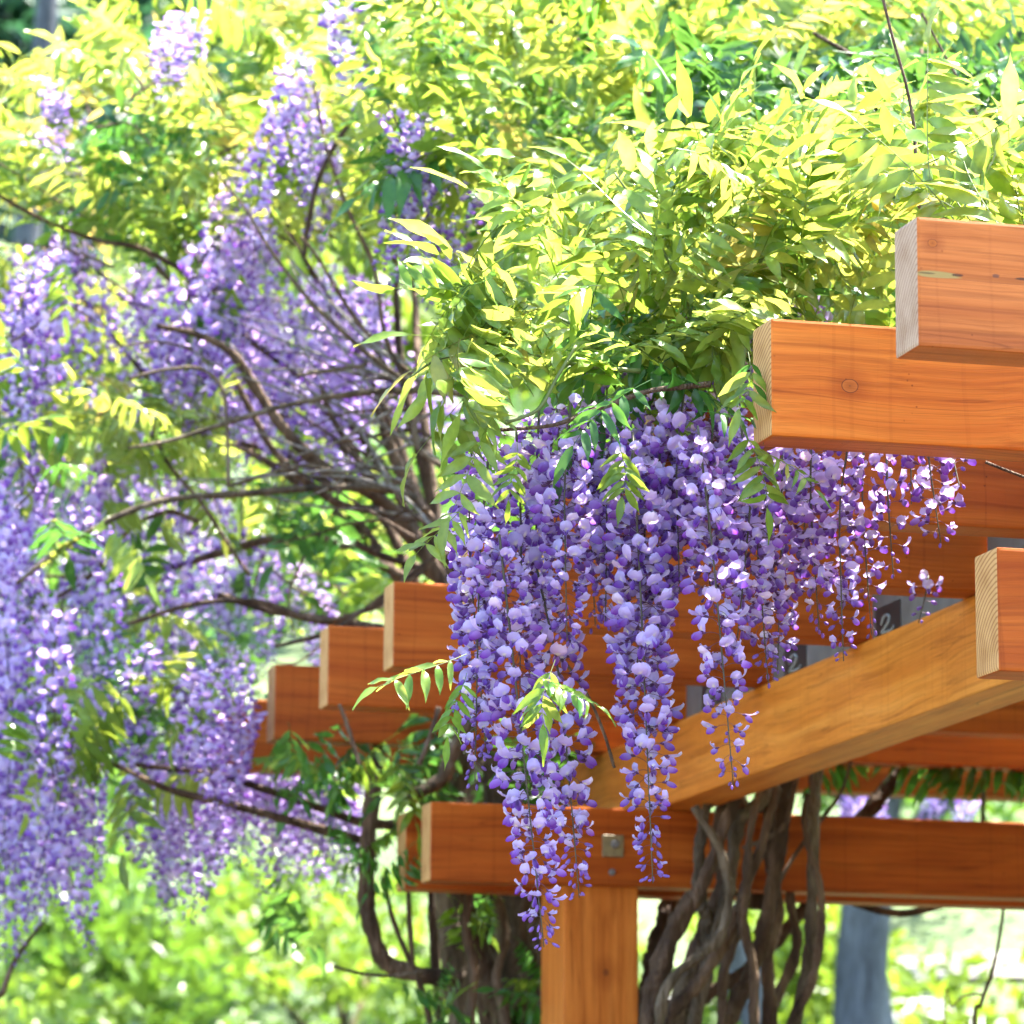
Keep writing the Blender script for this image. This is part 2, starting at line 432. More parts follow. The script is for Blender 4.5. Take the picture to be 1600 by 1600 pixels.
# ------------------------------------------------------------------ pergola
ZB = 1.6
RX, RY0, RS, RTOP, BT, BH = 1.899, 4.936, 0.6246, 1.4152 + ZB, 0.089, 0.184
perg = thing('pergola', 'orange stained timber pergola with stepped rafter ends resting on a square post', 'pergola')

def beam(name, x0, x1, y0, y1, z0, z1, axis, mat, endmat, bevel=0.005, parent=perg, label=None):
    bm = bmesh.new()
    bmesh.ops.create_cube(bm, size=1.0)
    c = ((x0 + x1) / 2, (y0 + y1) / 2, (z0 + z1) / 2)
    for v in bm.verts: v.co = Vector((v.co.x * (x1 - x0), v.co.y * (y1 - y0), v.co.z * (z1 - z0)))
    # loop cuts along the length, for slight warp
    long_edges = [e for e in bm.edges if abs((e.verts[0].co - e.verts[1].co)[axis]) > 0.5 * (x1 - x0, y1 - y0, z1 - z0)[axis]]
    bmesh.ops.bevel(bm, geom=list(bm.edges), offset=bevel, segments=2, affect='EDGES', profile=0.6)
    me = bpy.data.meshes.new(name)
    for f in bm.faces:
        f.material_index = 1 if abs(f.normal[axis]) > 0.9 else 0
        f.smooth = False
    bm.to_mesh(me); bm.free()
    me.materials.append(mat); me.materials.append(endmat)
    o = link(name, me, parent); o.location = c
    if label: o['label'] = label
    return o

WX = wood('stained_wood_shade_red', 0, ((0.29, 0.052, 0.006), (0.375, 0.080, 0.009), (0.45, 0.112, 0.015)))  # base colour darkened and reddened to stand in for shade inside the pergola
L0 = 5.6
def lx(x, z, x0): return (x - (x0 + x0 + L0) / 2, -BT / 2, z)
# knots stand where the photograph shows them, given in each beam's own coordinates
def local(px, py, Y, cx, cz): p = W(px, py, Y); return (p[0] - cx, -BT / 2, p[2] - cz)
cxr = RX + L0 / 2; czr = RTOP - BH / 2
k1 = local(1457, 380, RY0, cxr, czr)
k2 = local(1328, 603, RY0 + RS, cxr, czr)
W1 = wood('stained_wood_weathered', 0, ((0.33, 0.080, 0.018), (0.43, 0.118, 0.026), (0.53, 0.16, 0.040)), knots=[(k1, 0.006)], seed=3, streak=0.55, saw=0.12,
          patches=[(local(1462, 428.5, RY0, cxr, czr), .036, .0052, (0.30, 0.22, 0.075)), (local(1496, 430, RY0, cxr, czr), .010, .002, (0.06, 0.025, 0.015)),
                   (local(1556, 431, RY0, cxr, czr), .006, .003, (0.13, 0.05, 0.03)), (local(1598, 436, RY0, cxr, czr), .012, .002, (0.05, 0.025, 0.015)),
                   (local(1448, 426.5, RY0, cxr, czr), .014, .0012, (0.10, 0.06, 0.025))])
W2 = wood('stained_wood_knotty', 0, knots=[(k2, 0.0115)], seed=9, saw=0.13)
E1 = end_grain('end_grain_weathered', 0, ((0.44, 0.29, 0.20), (0.47, 0.315, 0.22), (0.27, 0.15, 0.09), (0.40, 0.26, 0.175)))
for i in range(9):
    y = RY0 + RS * i
    x0 = RX + (0, 0, .004, -.006, .003, 0, -.005, .0, -.01)[i]
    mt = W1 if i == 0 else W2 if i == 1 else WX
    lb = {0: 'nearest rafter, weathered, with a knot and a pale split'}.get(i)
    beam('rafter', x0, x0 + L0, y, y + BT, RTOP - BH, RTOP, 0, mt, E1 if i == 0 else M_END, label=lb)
# girders that clasp the post, one more near girder
GXF, GYF, GTOP = 2.186, 8.8751, 1.0416 + ZB
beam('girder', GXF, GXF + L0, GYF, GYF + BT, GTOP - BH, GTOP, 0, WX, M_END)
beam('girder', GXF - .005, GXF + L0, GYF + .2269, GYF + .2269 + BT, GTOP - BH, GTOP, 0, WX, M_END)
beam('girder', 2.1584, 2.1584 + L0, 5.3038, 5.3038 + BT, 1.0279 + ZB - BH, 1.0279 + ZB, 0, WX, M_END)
beam('girder', 2.1584, 2.1584 + L0, 5.3038 + .2269 - .45, 5.3038 - .45 + .2269 + BT, 1.0279 + ZB - BH, 1.0279 + ZB, 0, WX, M_END) if False else None
# cross beam on the girders
WYM = wood('stained_wood_golden', 1, ((0.55, 0.165, 0.022), (0.64, 0.215, 0.032), (0.70, 0.27, 0.05)), seed=21, saw=0.2,
           knots=[((-0.062, -1.05, -0.02), 0.011), ((-0.062, -1.9, 0.0), 0.01)])
DX, DTOP = 2.7341, 1.2240 + ZB
beam('cross_beam', DX, DX + 0.124, 4.6, 10.3, GTOP + 0.0005, RTOP - BH - .002, 1, WYM, M_END)
# post
WZ = wood('stained_wood_post', 2, ((0.44, 0.115, 0.016), (0.54, 0.155, 0.024), (0.62, 0.20, 0.036)), seed=33, saw=0.05,
          knots=[((0.012, -0.088, 1.30 - 1.17 + .81), 0.014)])
pl = W(881, 1450, GYF + .02)[0]; pr = W(998, 1450, GYF + .02)[0]
post = beam('post', pl, pr, GYF + .022, GYF + .022 + .20, 0.0, GTOP - 0.01, 2, WZ, M_END)
kp = W(933, 1470, GYF + .022)
M_STEEL = plain('galvanised_steel', (0.13, 0.12, 0.125), 0.55, 0.2, 0.2, 18)
M_ZINC = plain('zinc_washer', (0.20, 0.15, 0.075), 0.6, 0.1, 0.25, 60)
M_BLACK = plain('black_label', (0.015, 0.016, 0.02), 0.4)
M_WHITE = plain('white_print', (0.22, 0.23, 0.25), 0.5)

def box_bm(bm, c, s, bevel=0.0):
    r = bmesh.ops.create_cube(bm, size=1.0)
    for v in r['verts']: v.co = Vector((c[0] + v.co.x * s[0], c[1] + v.co.y * s[1], c[2] + v.co.z * s[2]))
    if bevel:
        es = list({e for v in r['verts'] for e in v.link_edges})
        bmesh.ops.bevel(bm, geom=es, offset=bevel, segments=1, affect='EDGES')
def box_obj(name, c, s, mat, parent, bevel=0.0015):
    bm = bmesh.new(); box_bm(bm, (0, 0, 0), s, bevel); me = bpy.data.meshes.new(name); bm.to_mesh(me); bm.free(); me.materials.append(mat)
    o = link(name, me, parent); o.location = c; return o

wp = W(957, 1322, GYF)
plate = box_obj('washer_plate', (wp[0], GYF - .004, wp[2]), (.052, .006, .052), M_ZINC, perg)
def bolt(name, c, r, parent, mat):
    P = [(0, 0, 0), (0, -.004, 0), (0, -.008, 0)]
    V, T = tube(P, [r, r, r * .75], 6)
    o = link(name, mesh(name, V, T, None, [mat], smooth=False), parent); o.location = c; return o
bolt('bolt_head', (0.004, -.004, .004), .011, plate, M_STEEL)
b2 = W(956, 1363, GYF); bolt('bolt_head', (b2[0], GYF, b2[2]), .009, perg, M_STEEL)
# steel plates between the rafters, on the cross beam
for i in (2, 3, 4, 5):
    ya = RY0 + RS * i + BT + .02; yb = RY0 + RS * (i + 1) - .02
    x = DX + .014
    sp_ = box_obj('steel_plate', (x, (ya + yb) / 2, RTOP - BH + .058), (.006, yb - ya, .12), M_STEEL, perg)
    if i in (3, 4, 5):
        lbp = {3: (1388, 968), 4: (1243, 1030), 5: (1112, 1083)}[i]
        # find Y on the plate's plane that lies under that pixel
        d = CF + (lbp[0] - 800.) / FPX * CR - (lbp[1] - 800.) / FPX * CU
        q = CAM + d * ((x - .0035 - CAM[0]) / d[0])
        st = box_obj('sticker', (-.0036, q[1] - (ya + yb) / 2, .0 + (q[2] - (RTOP - BH + .058))), (.0012, .14, .062), M_BLACK, sp_, 0)
        # a white figure 2 and thin rules above it
        mb = MB()
        pts = [(-.035, -.006), (-.022, .008), (-.004, .010), (.010, .004), (.004, -.006), (-.014, -.014), (-.034, -.022), (.022, -.024), (.036, -.018)]
        P = catmull(np.array([(-.0012, -a, b) for a, b in pts]), 40)
        V, T = tube(P, .0032, 5); mb.add(V, T)
        o = link('printed_digit', mb.mesh('printed_digit', [M_WHITE]), st)

# ------------------------------------------------------------------ flower and leaf pieces
LILAC = np.array((0.44, 0.34, 0.73)); PALE = np.array((0.74, 0.67, 0.88)); DEEP = np.array((0.16, 0.026, 0.36)); YEL = np.array((0.88, 0.84, 0.46))
CALYX = np.array((0.13, 0.05, 0.14)); PED = np.array((0.16, 0.08, 0.12)); RACH = np.array((0.06, 0.045, 0.035))

def floret(seed, lod=0):
    rg = np.random.default_rng(seed)
    mb = MB()
    pl_ = 0.020 + rg.uniform(-.004, .005)
    drop = rg.uniform(-.004, .006)
    b = np.array([pl_, 0, drop])
    if lod == 0:
        V, T = tube(catmull([(0, 0, 0), (pl_ * .5, 0, .003 + drop * .4), b], 4), .0007, 3, cap=False); mb.add(V, T, PED)
        V, T = tube([b - (.001, 0, 0), b + (.003, 0, .0), b + (.006, 0, -.0005)], [.0016, .0034, .0036], 5, cap=False); mb.add(V, T, CALYX)
    b = b + np.array([.004, 0, 0])
    # banner
    tilt = rg.uniform(0.35, 1.30); w = rg.uniform(.0122, .0152); h = rg.uniform(.020, .024); curl = rg.uniform(.3, 1.0)
    nr, nc = (5, 5) if lod == 0 else (3, 3)
    V = []; C = []
    for i in range(nr):
        v = i / (nr - 1)
        wid = w * math.sin(math.pi * (0.13 + 0.70 * v)) ** 0.75 * (1.0 if v < .95 else .82)
        for j in range(nc):
            u = -1 + 2 * j / (nc - 1)
            y = u * wid
            z = h * v * (1 - .10 * u * u * (v > .6))
            x = .0018 * math.sin(v * 3.14) - curl * (.005 * u * u * (0.4 + v)) - curl * .006 * v ** 3 + (.002 * (abs(u) < .1)) * -1 * v
            V.append((x, y, z))
            k = max(0, 1 - abs(u) * 1.9) * max(0, 1 - abs(v - .18) * 3.2)
            col = LILAC * (1 - .45 * v) + PALE * (.45 * v)
            edge = abs(u) ** 2 * .25
            col = col * (1 - edge) + np.array((0.36, 0.22, 0.66)) * edge
            col = col * (1 - k) + YEL * k
            C.append(col)
    V = np.array(V) + rg.normal(0, .0006, (len(V), 3))
    V = V @ roty(tilt).T @ rotx(rg.normal(0, .12)).T + b
    mb.add(V, grid_tris(nr, nc), np.array(C))
    # wings and keel: a boat nodding below the banner
    dn = rg.uniform(.65, 1.35); L_ = rg.uniform(.015, .019); ww = rg.uniform(.0048, .0062)
    nk = 4 if lod == 0 else 3
    for s in (-1, 1):
        V = []; C = []
        for i in range(nk):
            v = i / (nk - 1)
            hgt = ww * 1.7 * math.sin(math.pi * (0.14 + .74 * v)) ** .8
            out = ww * math.sin(math.pi * (0.1 + .82 * v)) ** .7
            for j in range(3 if lod == 0 else 2):
                u = j / (2 if lod == 0 else 1)
                V.append((L_ * v, s * out * (1 - .9 * u ** 1.5) * (1 if j < 2 or lod else .15), hgt * (.55 - 1.25 * u)))
                C.append((LILAC * .8 + DEEP * .2) * (1 - v) * (1 - u * .5) + DEEP * (1 - (1 - v) * (1 - u * .5)))
        V = np.array(V) @ roty(dn).T + b + np.array([.002, 0, 0])
        T = grid_tris(nk, 3 if lod == 0 else 2)
        mb.add(V, T if s > 0 else T[:, ::-1], np.array(C))
    V, T, C, _ = mb.arrays()
    return V, T, C

def bud(seed, lod=0):
    rg = np.random.default_rng(seed + 500)
    mb = MB(); pl_ = .016
    dn = rg.uniform(.2, .9)
    if lod == 0:
        V, T = tube([(0, 0, 0), (pl_ * .5, 0, .002), (pl_, 0, 0)], .0006, 3, cap=False); mb.add(V, T, PED)
    P = np.array([(0, 0, 0), (.003, 0, 0), (.008, 0, 0), (.013, 0, 0), (.0155, 0, 0)]) @ roty(dn).T + (pl_, 0, 0)
    V, T = tube(P, [.0015, .0035, .0048, .0036, .0006], 6 if lod == 0 else 4)
    C = np.where((np.arange(len(V)) < (6 if lod == 0 else 4))[:, None], CALYX, LILAC * .35 + DEEP * .65)
    mb.add(V, T, C)
    V, T, C, _ = mb.arrays(); return V, T, C

NF, NBUD = 10, 3
FL = [floret(i) for i in range(NF)] + [bud(i) for i in range(NBUD)]
FLL = [floret(i, 1) for i in range(NF)] + [bud(i, 1) for i in range(NBUD)]

def raceme_items(top, bot, rg, radius=1.0, step=.0062, bare=0.04, sag=.01, sparse=1.0, budfrac=.10, scale=1.0, fade=0.05):
    """florets on spirals round a hanging stalk from top to bot"""
    top = np.asarray(top, float); bot = np.asarray(bot, float)
    L_ = np.linalg.norm(bot - top)
    side = rg.normal(0, sag, 3); side[2] = 0
    P = catmull([top, top * .66 + bot * .34 + side, top * .33 + bot * .67 + side * .6, bot], 14)
    n = int(L_ / step * sparse)
    items = []
    ang = rg.uniform(0, 6.28)
    for k in range(n):
        s = bare + (1 - bare) * (k + rg.uniform(-.3, .3)) / n
        s = min(max(s, 0), 1)
        u = s * (len(P) - 1); i = min(int(u), len(P) - 2); p = P[i] + (P[i + 1] - P[i]) * (u - i)
        ang += 2.39996 + rg.normal(0, .25)
        prof = (0.72 + 0.42 * math.sin(min(1, s / .35) * 1.57)) * (1 - .45 * max(0, (s - .45) / .55) ** 1.3)
        sz = scale * prof * rg.uniform(.88, 1.14)
        isb = s > 1 - budfrac * rg.uniform(.3, 1.7)
        t = NF + rg.integers(NBUD) if isb else rg.integers(NF)
        pitch = rg.normal(.05, .28) + (0.35 if s > .85 else 0)
        R = rotz(ang) @ roty(pitch) @ rotx(rg.normal(0, .3))
        sx = radius * sz
        M = np.eye(4); M[:3, :3] = R @ np.diag([sx * rg.uniform(.9, 1.25), sz, sz]); M[:3, 3] = p
        b = rg.uniform(.84, 1.12)
        tint = np.array([1.0, 1.0, 1.0]) * b
        if s < .25 and rg.random() < fade * 4 * (1 - s * 3): tint = np.array([1.45, 1.45, 1.1])
        elif rg.random() < fade: tint = np.array([1.35, 1.4, 1.1])
        tint = tint * np.array([1 + .22 * (1 - s) * rg.random(), 1 + .08 * rg.random(), 1])
        items.append((int(t), M, tint))
    return items, P

def leaflet(L_, Wd, rg, rows=6, droop=None, wave=None):
    droop = rg.uniform(.08, .38) if droop is None else droop
    wave = rg.uniform(.03, .09) if wave is None else wave
    fold = rg.uniform(.12, .45); ph = rg.uniform(0, 6.28); tw = rg.normal(0, .25); bend = rg.normal(0, .10)
    V = []; C = []
    for i in range(rows + 1):
        t = i / rows
        w = Wd * .5 * (t ** .62) * ((1 - t) ** .85) * 2.15 if t > 0 else Wd * .04
        if t > .82: w *= .72
        if i == rows: w = Wd * .012
        for u in (-1, 0, 1):
            x = L_ * t; y = u * w + bend * L_ * t * t
            z = abs(u) * w * fold - droop * L_ * t * t + (wave * L_ * math.sin(t * 9 + ph + u * 1.3) * abs(u)) * .5
            a = tw * t
            y, z = y * math.cos(a) - z * math.sin(a) * .6, z + y * math.sin(a)
            vn = 1.05 if i % 2 else .93
            V.append((x, y, z)); C.append((1.14, 1.12, 1.05) if u == 0 else (.97 * vn, .98 * vn, vn))
    return np.array(V), grid_tris(rows + 1, 3), np.array(C)

YG = np.array((0.088, 0.195, 0.016)); GR = np.array((0.032, 0.125, 0.014)); LIME = np.array((0.142, 0.250, 0.032)); BRZ = np.array((0.20, 0.25, 0.05))

def leaf_parts(seed, droopy=False):
    """a pinnate leaf along +X: stalk polyline and the placed leaflets"""
    rg = np.random.default_rng(seed)
    n = rg.integers(5, 8); L_ = rg.uniform(.17, .26); arch = rg.uniform(.05, .35)
    def ax(t): return np.array([L_ * t, .02 * math.sin(t * 3 + seed), -arch * L_ * t * t])
    P = np.array([ax(t) for t in np.linspace(0, 1, 8)])
    out = []
    hang = rg.uniform(1.15, 1.5) if droopy else rg.uniform(.1, .8)
    for k in range(n):
        t = .22 + .74 * k / n
        size = (.75 + .45 * math.sin((k + .8) / n * 2.6)) * rg.uniform(.9, 1.1)
        for s in (-1, 1):
            if rg.random() < .04: continue
            ll = .076 * size * rg.uniform(.88, 1.15); wd = ll * rg.uniform(.26, .35)
            V, T, C = leaflet(ll, wd, rg)
            R = rotz(s * rg.uniform(.75, 1.25)) ; 
            R = roty(arch * 1.4 * t) @ rotx(-s * 0.0) @ R @ roty(hang * (rg.uniform(.8, 1.1) if droopy else rg.uniform(.4, 1.3))) @ rotx(rg.normal(0, .35))
            out.append((V, T, C, xf(R, ax(t) + rg.normal(0, .001, 3))))
    V, T, C = leaflet(.092 * rg.uniform(.85, 1.15), .031, rg)
    out.append((V, T, C, xf(roty(arch * 2) @ rotx(rg.normal(0, .3)), ax(1.0))))
    return P, out

NLV = 16
LEAFP = [leaf_parts(100 + i) for i in range(NLV)] + [leaf_parts(300 + i, True) for i in range(6)]
NALL = len(LEAFP)
def leaf_full(i):
    P, parts = LEAFP[i]
    mb = MB()
    V, T = tube(P, [.0013, .0006], 3, cap=False); mb.add(V, T, (.9, .9, .6))
    rg = np.random.default_rng(i)
    for V, T, C, M in parts:
        mb.add(V @ M[:3, :3].T + M[:3, 3], T, C * rg.uniform(.85, 1.15))
    V, T, C, _ = mb.arrays(); return V, T, C
LEAFT = [leaf_full(i) for i in range(NALL)]
def leaf_light(i):
    rg = np.random.default_rng(900 + i); mb = MB()
    for V, T, C, M in LEAFP[i][1]:
        k = [0, 6, 9, 11, 15, 18]      # base, widest rows, tip
        q = V[[0, 6, 8, 9, 11, 18]] @ M[:3, :3].T + M[:3, 3]
        mb.add(q, [(0, 2, 1), (1, 2, 4), (1, 4, 3), (3, 4, 5)], (1, 1, 1))
    V, T, C, _ = mb.arrays(); return V, T, C
LEAFLOD = [leaf_light(i) for i in range(8)]
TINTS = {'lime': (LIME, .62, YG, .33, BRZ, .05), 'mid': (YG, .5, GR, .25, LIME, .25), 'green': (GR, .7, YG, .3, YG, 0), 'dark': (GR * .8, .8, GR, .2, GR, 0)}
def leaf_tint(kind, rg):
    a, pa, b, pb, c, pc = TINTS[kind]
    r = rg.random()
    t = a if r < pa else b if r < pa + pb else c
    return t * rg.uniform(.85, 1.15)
# shared meshes of whole leaves, one set for each colour
LEAFME = {}
def leaf_mesh(i, kind, v):
    key = (i, kind, v)
    if key not in LEAFME:
        V, T, C = LEAFT[i]; rg = np.random.default_rng(i * 7 + v * 31 + len(kind))
        LEAFME[key] = mesh('leaf', V, T, C * leaf_tint(kind, rg), [M_LEAF])
    return LEAFME[key]

def in_poly(p, poly):
    x, y = p; c = False; j = len(poly) - 1
    for i in range(len(poly)):
        xi, yi = poly[i]; xj, yj = poly[j]
        if (yi > y) != (yj > y) and x < (xj - xi) * (y - yi) / (yj - yi) + xi: c = not c
        j = i
    return c
def sample_poly(poly, n, rg):
    P = np.array(poly, float); lo = P.min(0); hi = P.max(0); out = []
    while len(out) < n:
        p = lo + rg.random(2) * (hi - lo)
        if in_poly(p, poly): out.append(p)
    return np.array(out)

def leaf_zone(poly, Y0, Y1, n, kind, rg, centre=None, spread=.6, upb=.3, toward=.2, scale=1.0, slope=0.0, droopy=0.12):
    """places for leaves through a volume; they reach outwards from the bush's centre"""
    out = []
    P = sample_poly(poly, n, rg)
    ym = np.mean([p[1] for p in poly])
    for p in P:
        Y = rg.uniform(Y0, Y1) + slope * (ym - p[1]) / 100.
        w = W(p[0], p[1], Y)
        d = rg.normal(0, spread, 3)
        if centre is not None:
            v = np.array([p[0] - centre[0], -(p[1] - centre[1])]) / 300.
            d = d + v[0] * CR + v[1] * CU
        d = d + np.array([0, -toward, upb])
        d /= np.linalg.norm(d)
        d[2] = max(d[2], -.55)
        up = np.array([0, 0, 1.]) + rg.normal(0, .35, 3)
        s = scale * rg.uniform(.75, 1.2)
        R = basis(d, up)
        # the leaf is centred on the sampled point
        t = w - R[:, 0] * .13 * s
        out.append((int(rg.integers(NLV, NALL) if rg.random() < droopy else rg.integers(NLV)), xf(R, t, s), kind))
    return out

def stem(name, pts, radii, parent, mat, sides=9, rough=.12, seed=0, n=None):
    """pts: (px, py, Y); radii in metres"""
    P = np.array([W(*p) for p in pts])
    if pts[-1][1] > 1590 and P[-1][2] > .2:      # woody stems run on down to the soil
        e = P[-1]; dx = (P[-1] - P[-2]) * np.array([1, 1, 0])
        dx = np.clip(dx, -.08, .08)
        P = np.vstack([P, [e[0] + dx[0] * .6, e[1], e[2] * .55], [e[0] + dx[0] * .8, e[1] + .02, -.05]])
        radii = list(radii) + [radii[-1], radii[-1] * 1.15]
        n = (n or 10) + 14
    n = n or max(8, int(len(pts) * 5))
    V, T = tube(catmull(P, n), radii, sides, rough, True, seed)
    return link(name, mesh(name, V, T, None, [mat]), parent)

# ------------------------------------------------------------------ wisteria on the pergola corner
vine = thing('wisteria_vine', 'wisteria climbing the pergola corner, sharp mauve racemes below bright lime leaves', 'wisteria')
rg = np.random.default_rng(3)
pm = 1 / 690.0  # metres per pixel at the girder
def cl(pts, Y): return [(x, y, Y + (p[0] if p else 0)) for x, y, *p in pts]
STEMS = [
    (cl([(1225, 1200), (1190, 1250), (1155, 1283), (1145, 1340), (1130, 1427), (1106, 1500), (1085, 1600), (1070, 1700)], 8.72), (12, 13, 12, 14), M_BARK2),
    (cl([(1175, 1200), (1145, 1260), (1098, 1380), (1055, 1450), (1025, 1540), (1012, 1620), (1000, 1720)], 8.66), (10, 10, 17, 20, 19), M_BARK),
    (cl([(1110, 1240), (1098, 1290), (1092, 1345), (1092, 1395), (1105, 1435), (1108, 1475), (1084, 1512), (1060, 1570), (1052, 1700)], 8.74), (9, 10, 12, 16, 17), M_BARK2),
    (cl([(1195, 1215), (1172, 1300), (1165, 1395), (1161, 1444), (1176, 1509), (1178, 1600), (1170, 1700)], 8.6), (7, 7, 9, 9, 9), M_BARK),
    (cl([(1240, 1190), (1228, 1240), (1214, 1342), (1196, 1444), (1176, 1515), (1150, 1570), (1120, 1700)], 8.78), (14, 14, 14, 15), M_BARK),
    (cl([(1282, 1160), (1275, 1215), (1271, 1285), (1269, 1403), (1262, 1505), (1240, 1605), (1220, 1700)], 8.74), (12, 12, 11, 11), M_BARK2),
    (cl([(1262, 1240), (1257, 1281), (1266, 1334), (1281, 1383), (1283, 1444), (1271, 1525), (1234, 1605), (1205, 1700)], 8.68), (6, 6, 7, 9), M_BARK),
    (cl([(1330, 1340), (1255, 1423), (1214, 1468), (1153, 1525), (1072, 1574), (1000, 1640)], 9.18), (10, 12, 12, 14), M_BARK),
    (cl([(1250, 1190), (1243, 1224), (1228, 1285), (1195, 1312), (1160, 1325)], 8.66), (4, 5, 4), M_TWIG),
    (cl([(1160, 1440), (1150, 1465), (1130, 1525), (1128, 1600), (1110, 1700)], 8.68), (8, 9, 10), M_BARK),
    (cl([(1060, 1385), (1040, 1440), (1025, 1510), (1008, 1600), (995, 1700)], 9.25), (18, 22, 24), M_BARK),
    (cl([(1300, 1395), (1345, 1414), (1400, 1427), (1450, 1420), (1510, 1402)], 9.28), (6, 8, 6), M_BARK),
    (cl([(1570, 1390), (1564, 1450), (1550, 1520), (1532, 1570), (1522, 1640)], 9.2), (3, 3.5, 4), M_TWIG),
    (cl([(1540, 1553), (1508, 1556), (1488, 1574), (1476, 1596)], 9.2), (2, 2, 1.5), M_TWIG),
    (cl([(1440, 1150), (1402, 1212), (1350, 1275), (1300, 1340), (1255, 1400)], 9.5), (14, 14, 14), M_BARK),
    (cl([(1540, 1120), (1538, 1200), (1535, 1290)], 9.7), (5, 5), M_TWIG),
    (cl([(1330, 1190), (1310, 1245), (1260, 1310), (1225, 1365), (1190, 1440)], 8.8), (3, 4, 4), M_TWIG),
    (cl([(1100, 1150), (1150, 1240), (1165, 1300), (1150, 1400)], 8.95), (14, 16, 18), M_BARK),
    (cl([(1180, 1140), (1195, 1240), (1190, 1330), (1180, 1420)], 8.99), (14, 15, 16), M_BARK),
    (cl([(1140, 1220), (1120, 1300), (1128, 1380), (1100, 1450), (1075, 1520), (1080, 1600), (1085, 1700)], 8.82), (9, 12, 13, 14), M_BARK),
    (cl([(1215, 1230), (1190, 1320), (1160, 1400), (1140, 1460), (1095, 1530), (1040, 1600), (1020, 1700)], 8.62), (8, 9, 11, 12), M_BARK),
    (cl([(1205, 1240), (1200, 1330), (1215, 1420), (1200, 1500), (1205, 1600), (1215, 1700)], 8.84), (11, 11, 12, 12), M_BARK),
    (cl([(1085, 1260), (1125, 1330), (1140, 1400), (1120, 1470), (1050, 1530), (1030, 1600), (1035, 1700)], 8.58), (7, 8, 9, 10), M_BARK2),
    (cl([(1250, 1300), (1235, 1400), (1245, 1480), (1215, 1560), (1195, 1650)], 8.9), (8, 9, 10), M_BARK),
    # woody shoots carrying the front leaves and flowers
    (cl([(1110, 600), (1020, 610), (960, 630), (910, 648), (860, 665), (768, 673)], 5.82), (6, 5, 4.5, 3), M_TWIG),
    (cl([(1375, -20), (1395, 60), (1415, 130), (1428, 200), (1432, 290), (1440, 345), (1450, 400)], 5.75), (3, 3.2, 4, 4.5), M_TWIG),
    (cl([(1440, 20), (1470, 75), (1500, 130), (1535, 195)], 6.6), (2.5, 2.5), M_TWIG),
    (cl([(1540, 722), (1580, 738), (1640, 760)], 5.9), (3, 3), M_TWIG),
    (cl([(1040, 560), (960, 540), (880, 500), (800, 470), (720, 470)], 6.0), (5, 3, 2), M_GREENSTEM),
    (cl([(1100, 560), (1060, 440), (1000, 330), (960, 270)], 6.1), (5, 3, 2), M_GREENSTEM),
    (cl([(1150, 560), (1180, 430), (1230, 330), (1260, 250)], 6.2), (5, 3, 2), M_GREENSTEM),
    (cl([(1000, 580), (900, 570), (790, 545), (690, 560), (640, 590)], 5.9), (5, 3, 2), M_GREENSTEM),
    (cl([(880, 1030), (920, 1090), (945, 1150), (960, 1200)], 6.3), (3, 3), M_TWIG),
    (cl([(790, 660), (840, 640), (870, 590), (900, 540)], 5.8), (4, 3), M_GREENSTEM),
]
for k, (pts, r, mt) in enumerate(STEMS):
    big = max(r) > 8
    dist = np.mean([p[2] for p in pts])
    stem('stem', pts, [x * dist * .9 / FPX for x in r], vine, mt, 14 if big else 7, .2 if big else .08, k, n=len(pts) * (12 if big else 6))
# canopy wood lying on the rafters
for k in range(14):
    y = rg.uniform(6, 9.6); x = rg.uniform(2.0, 2.6)
    P = [np.array([x, y, RTOP + .03])]
    for j in range(5): P.append(P[-1] + np.array([rg.normal(.25, .25), rg.normal(-.05, .2), rg.uniform(-.02, .18)]))
    V, T = tube(catmull(P, 18), [.016, .004], 7, .1, True, k)
    link('stem', mesh('stem', V, T, None, [M_BARK]), vine)

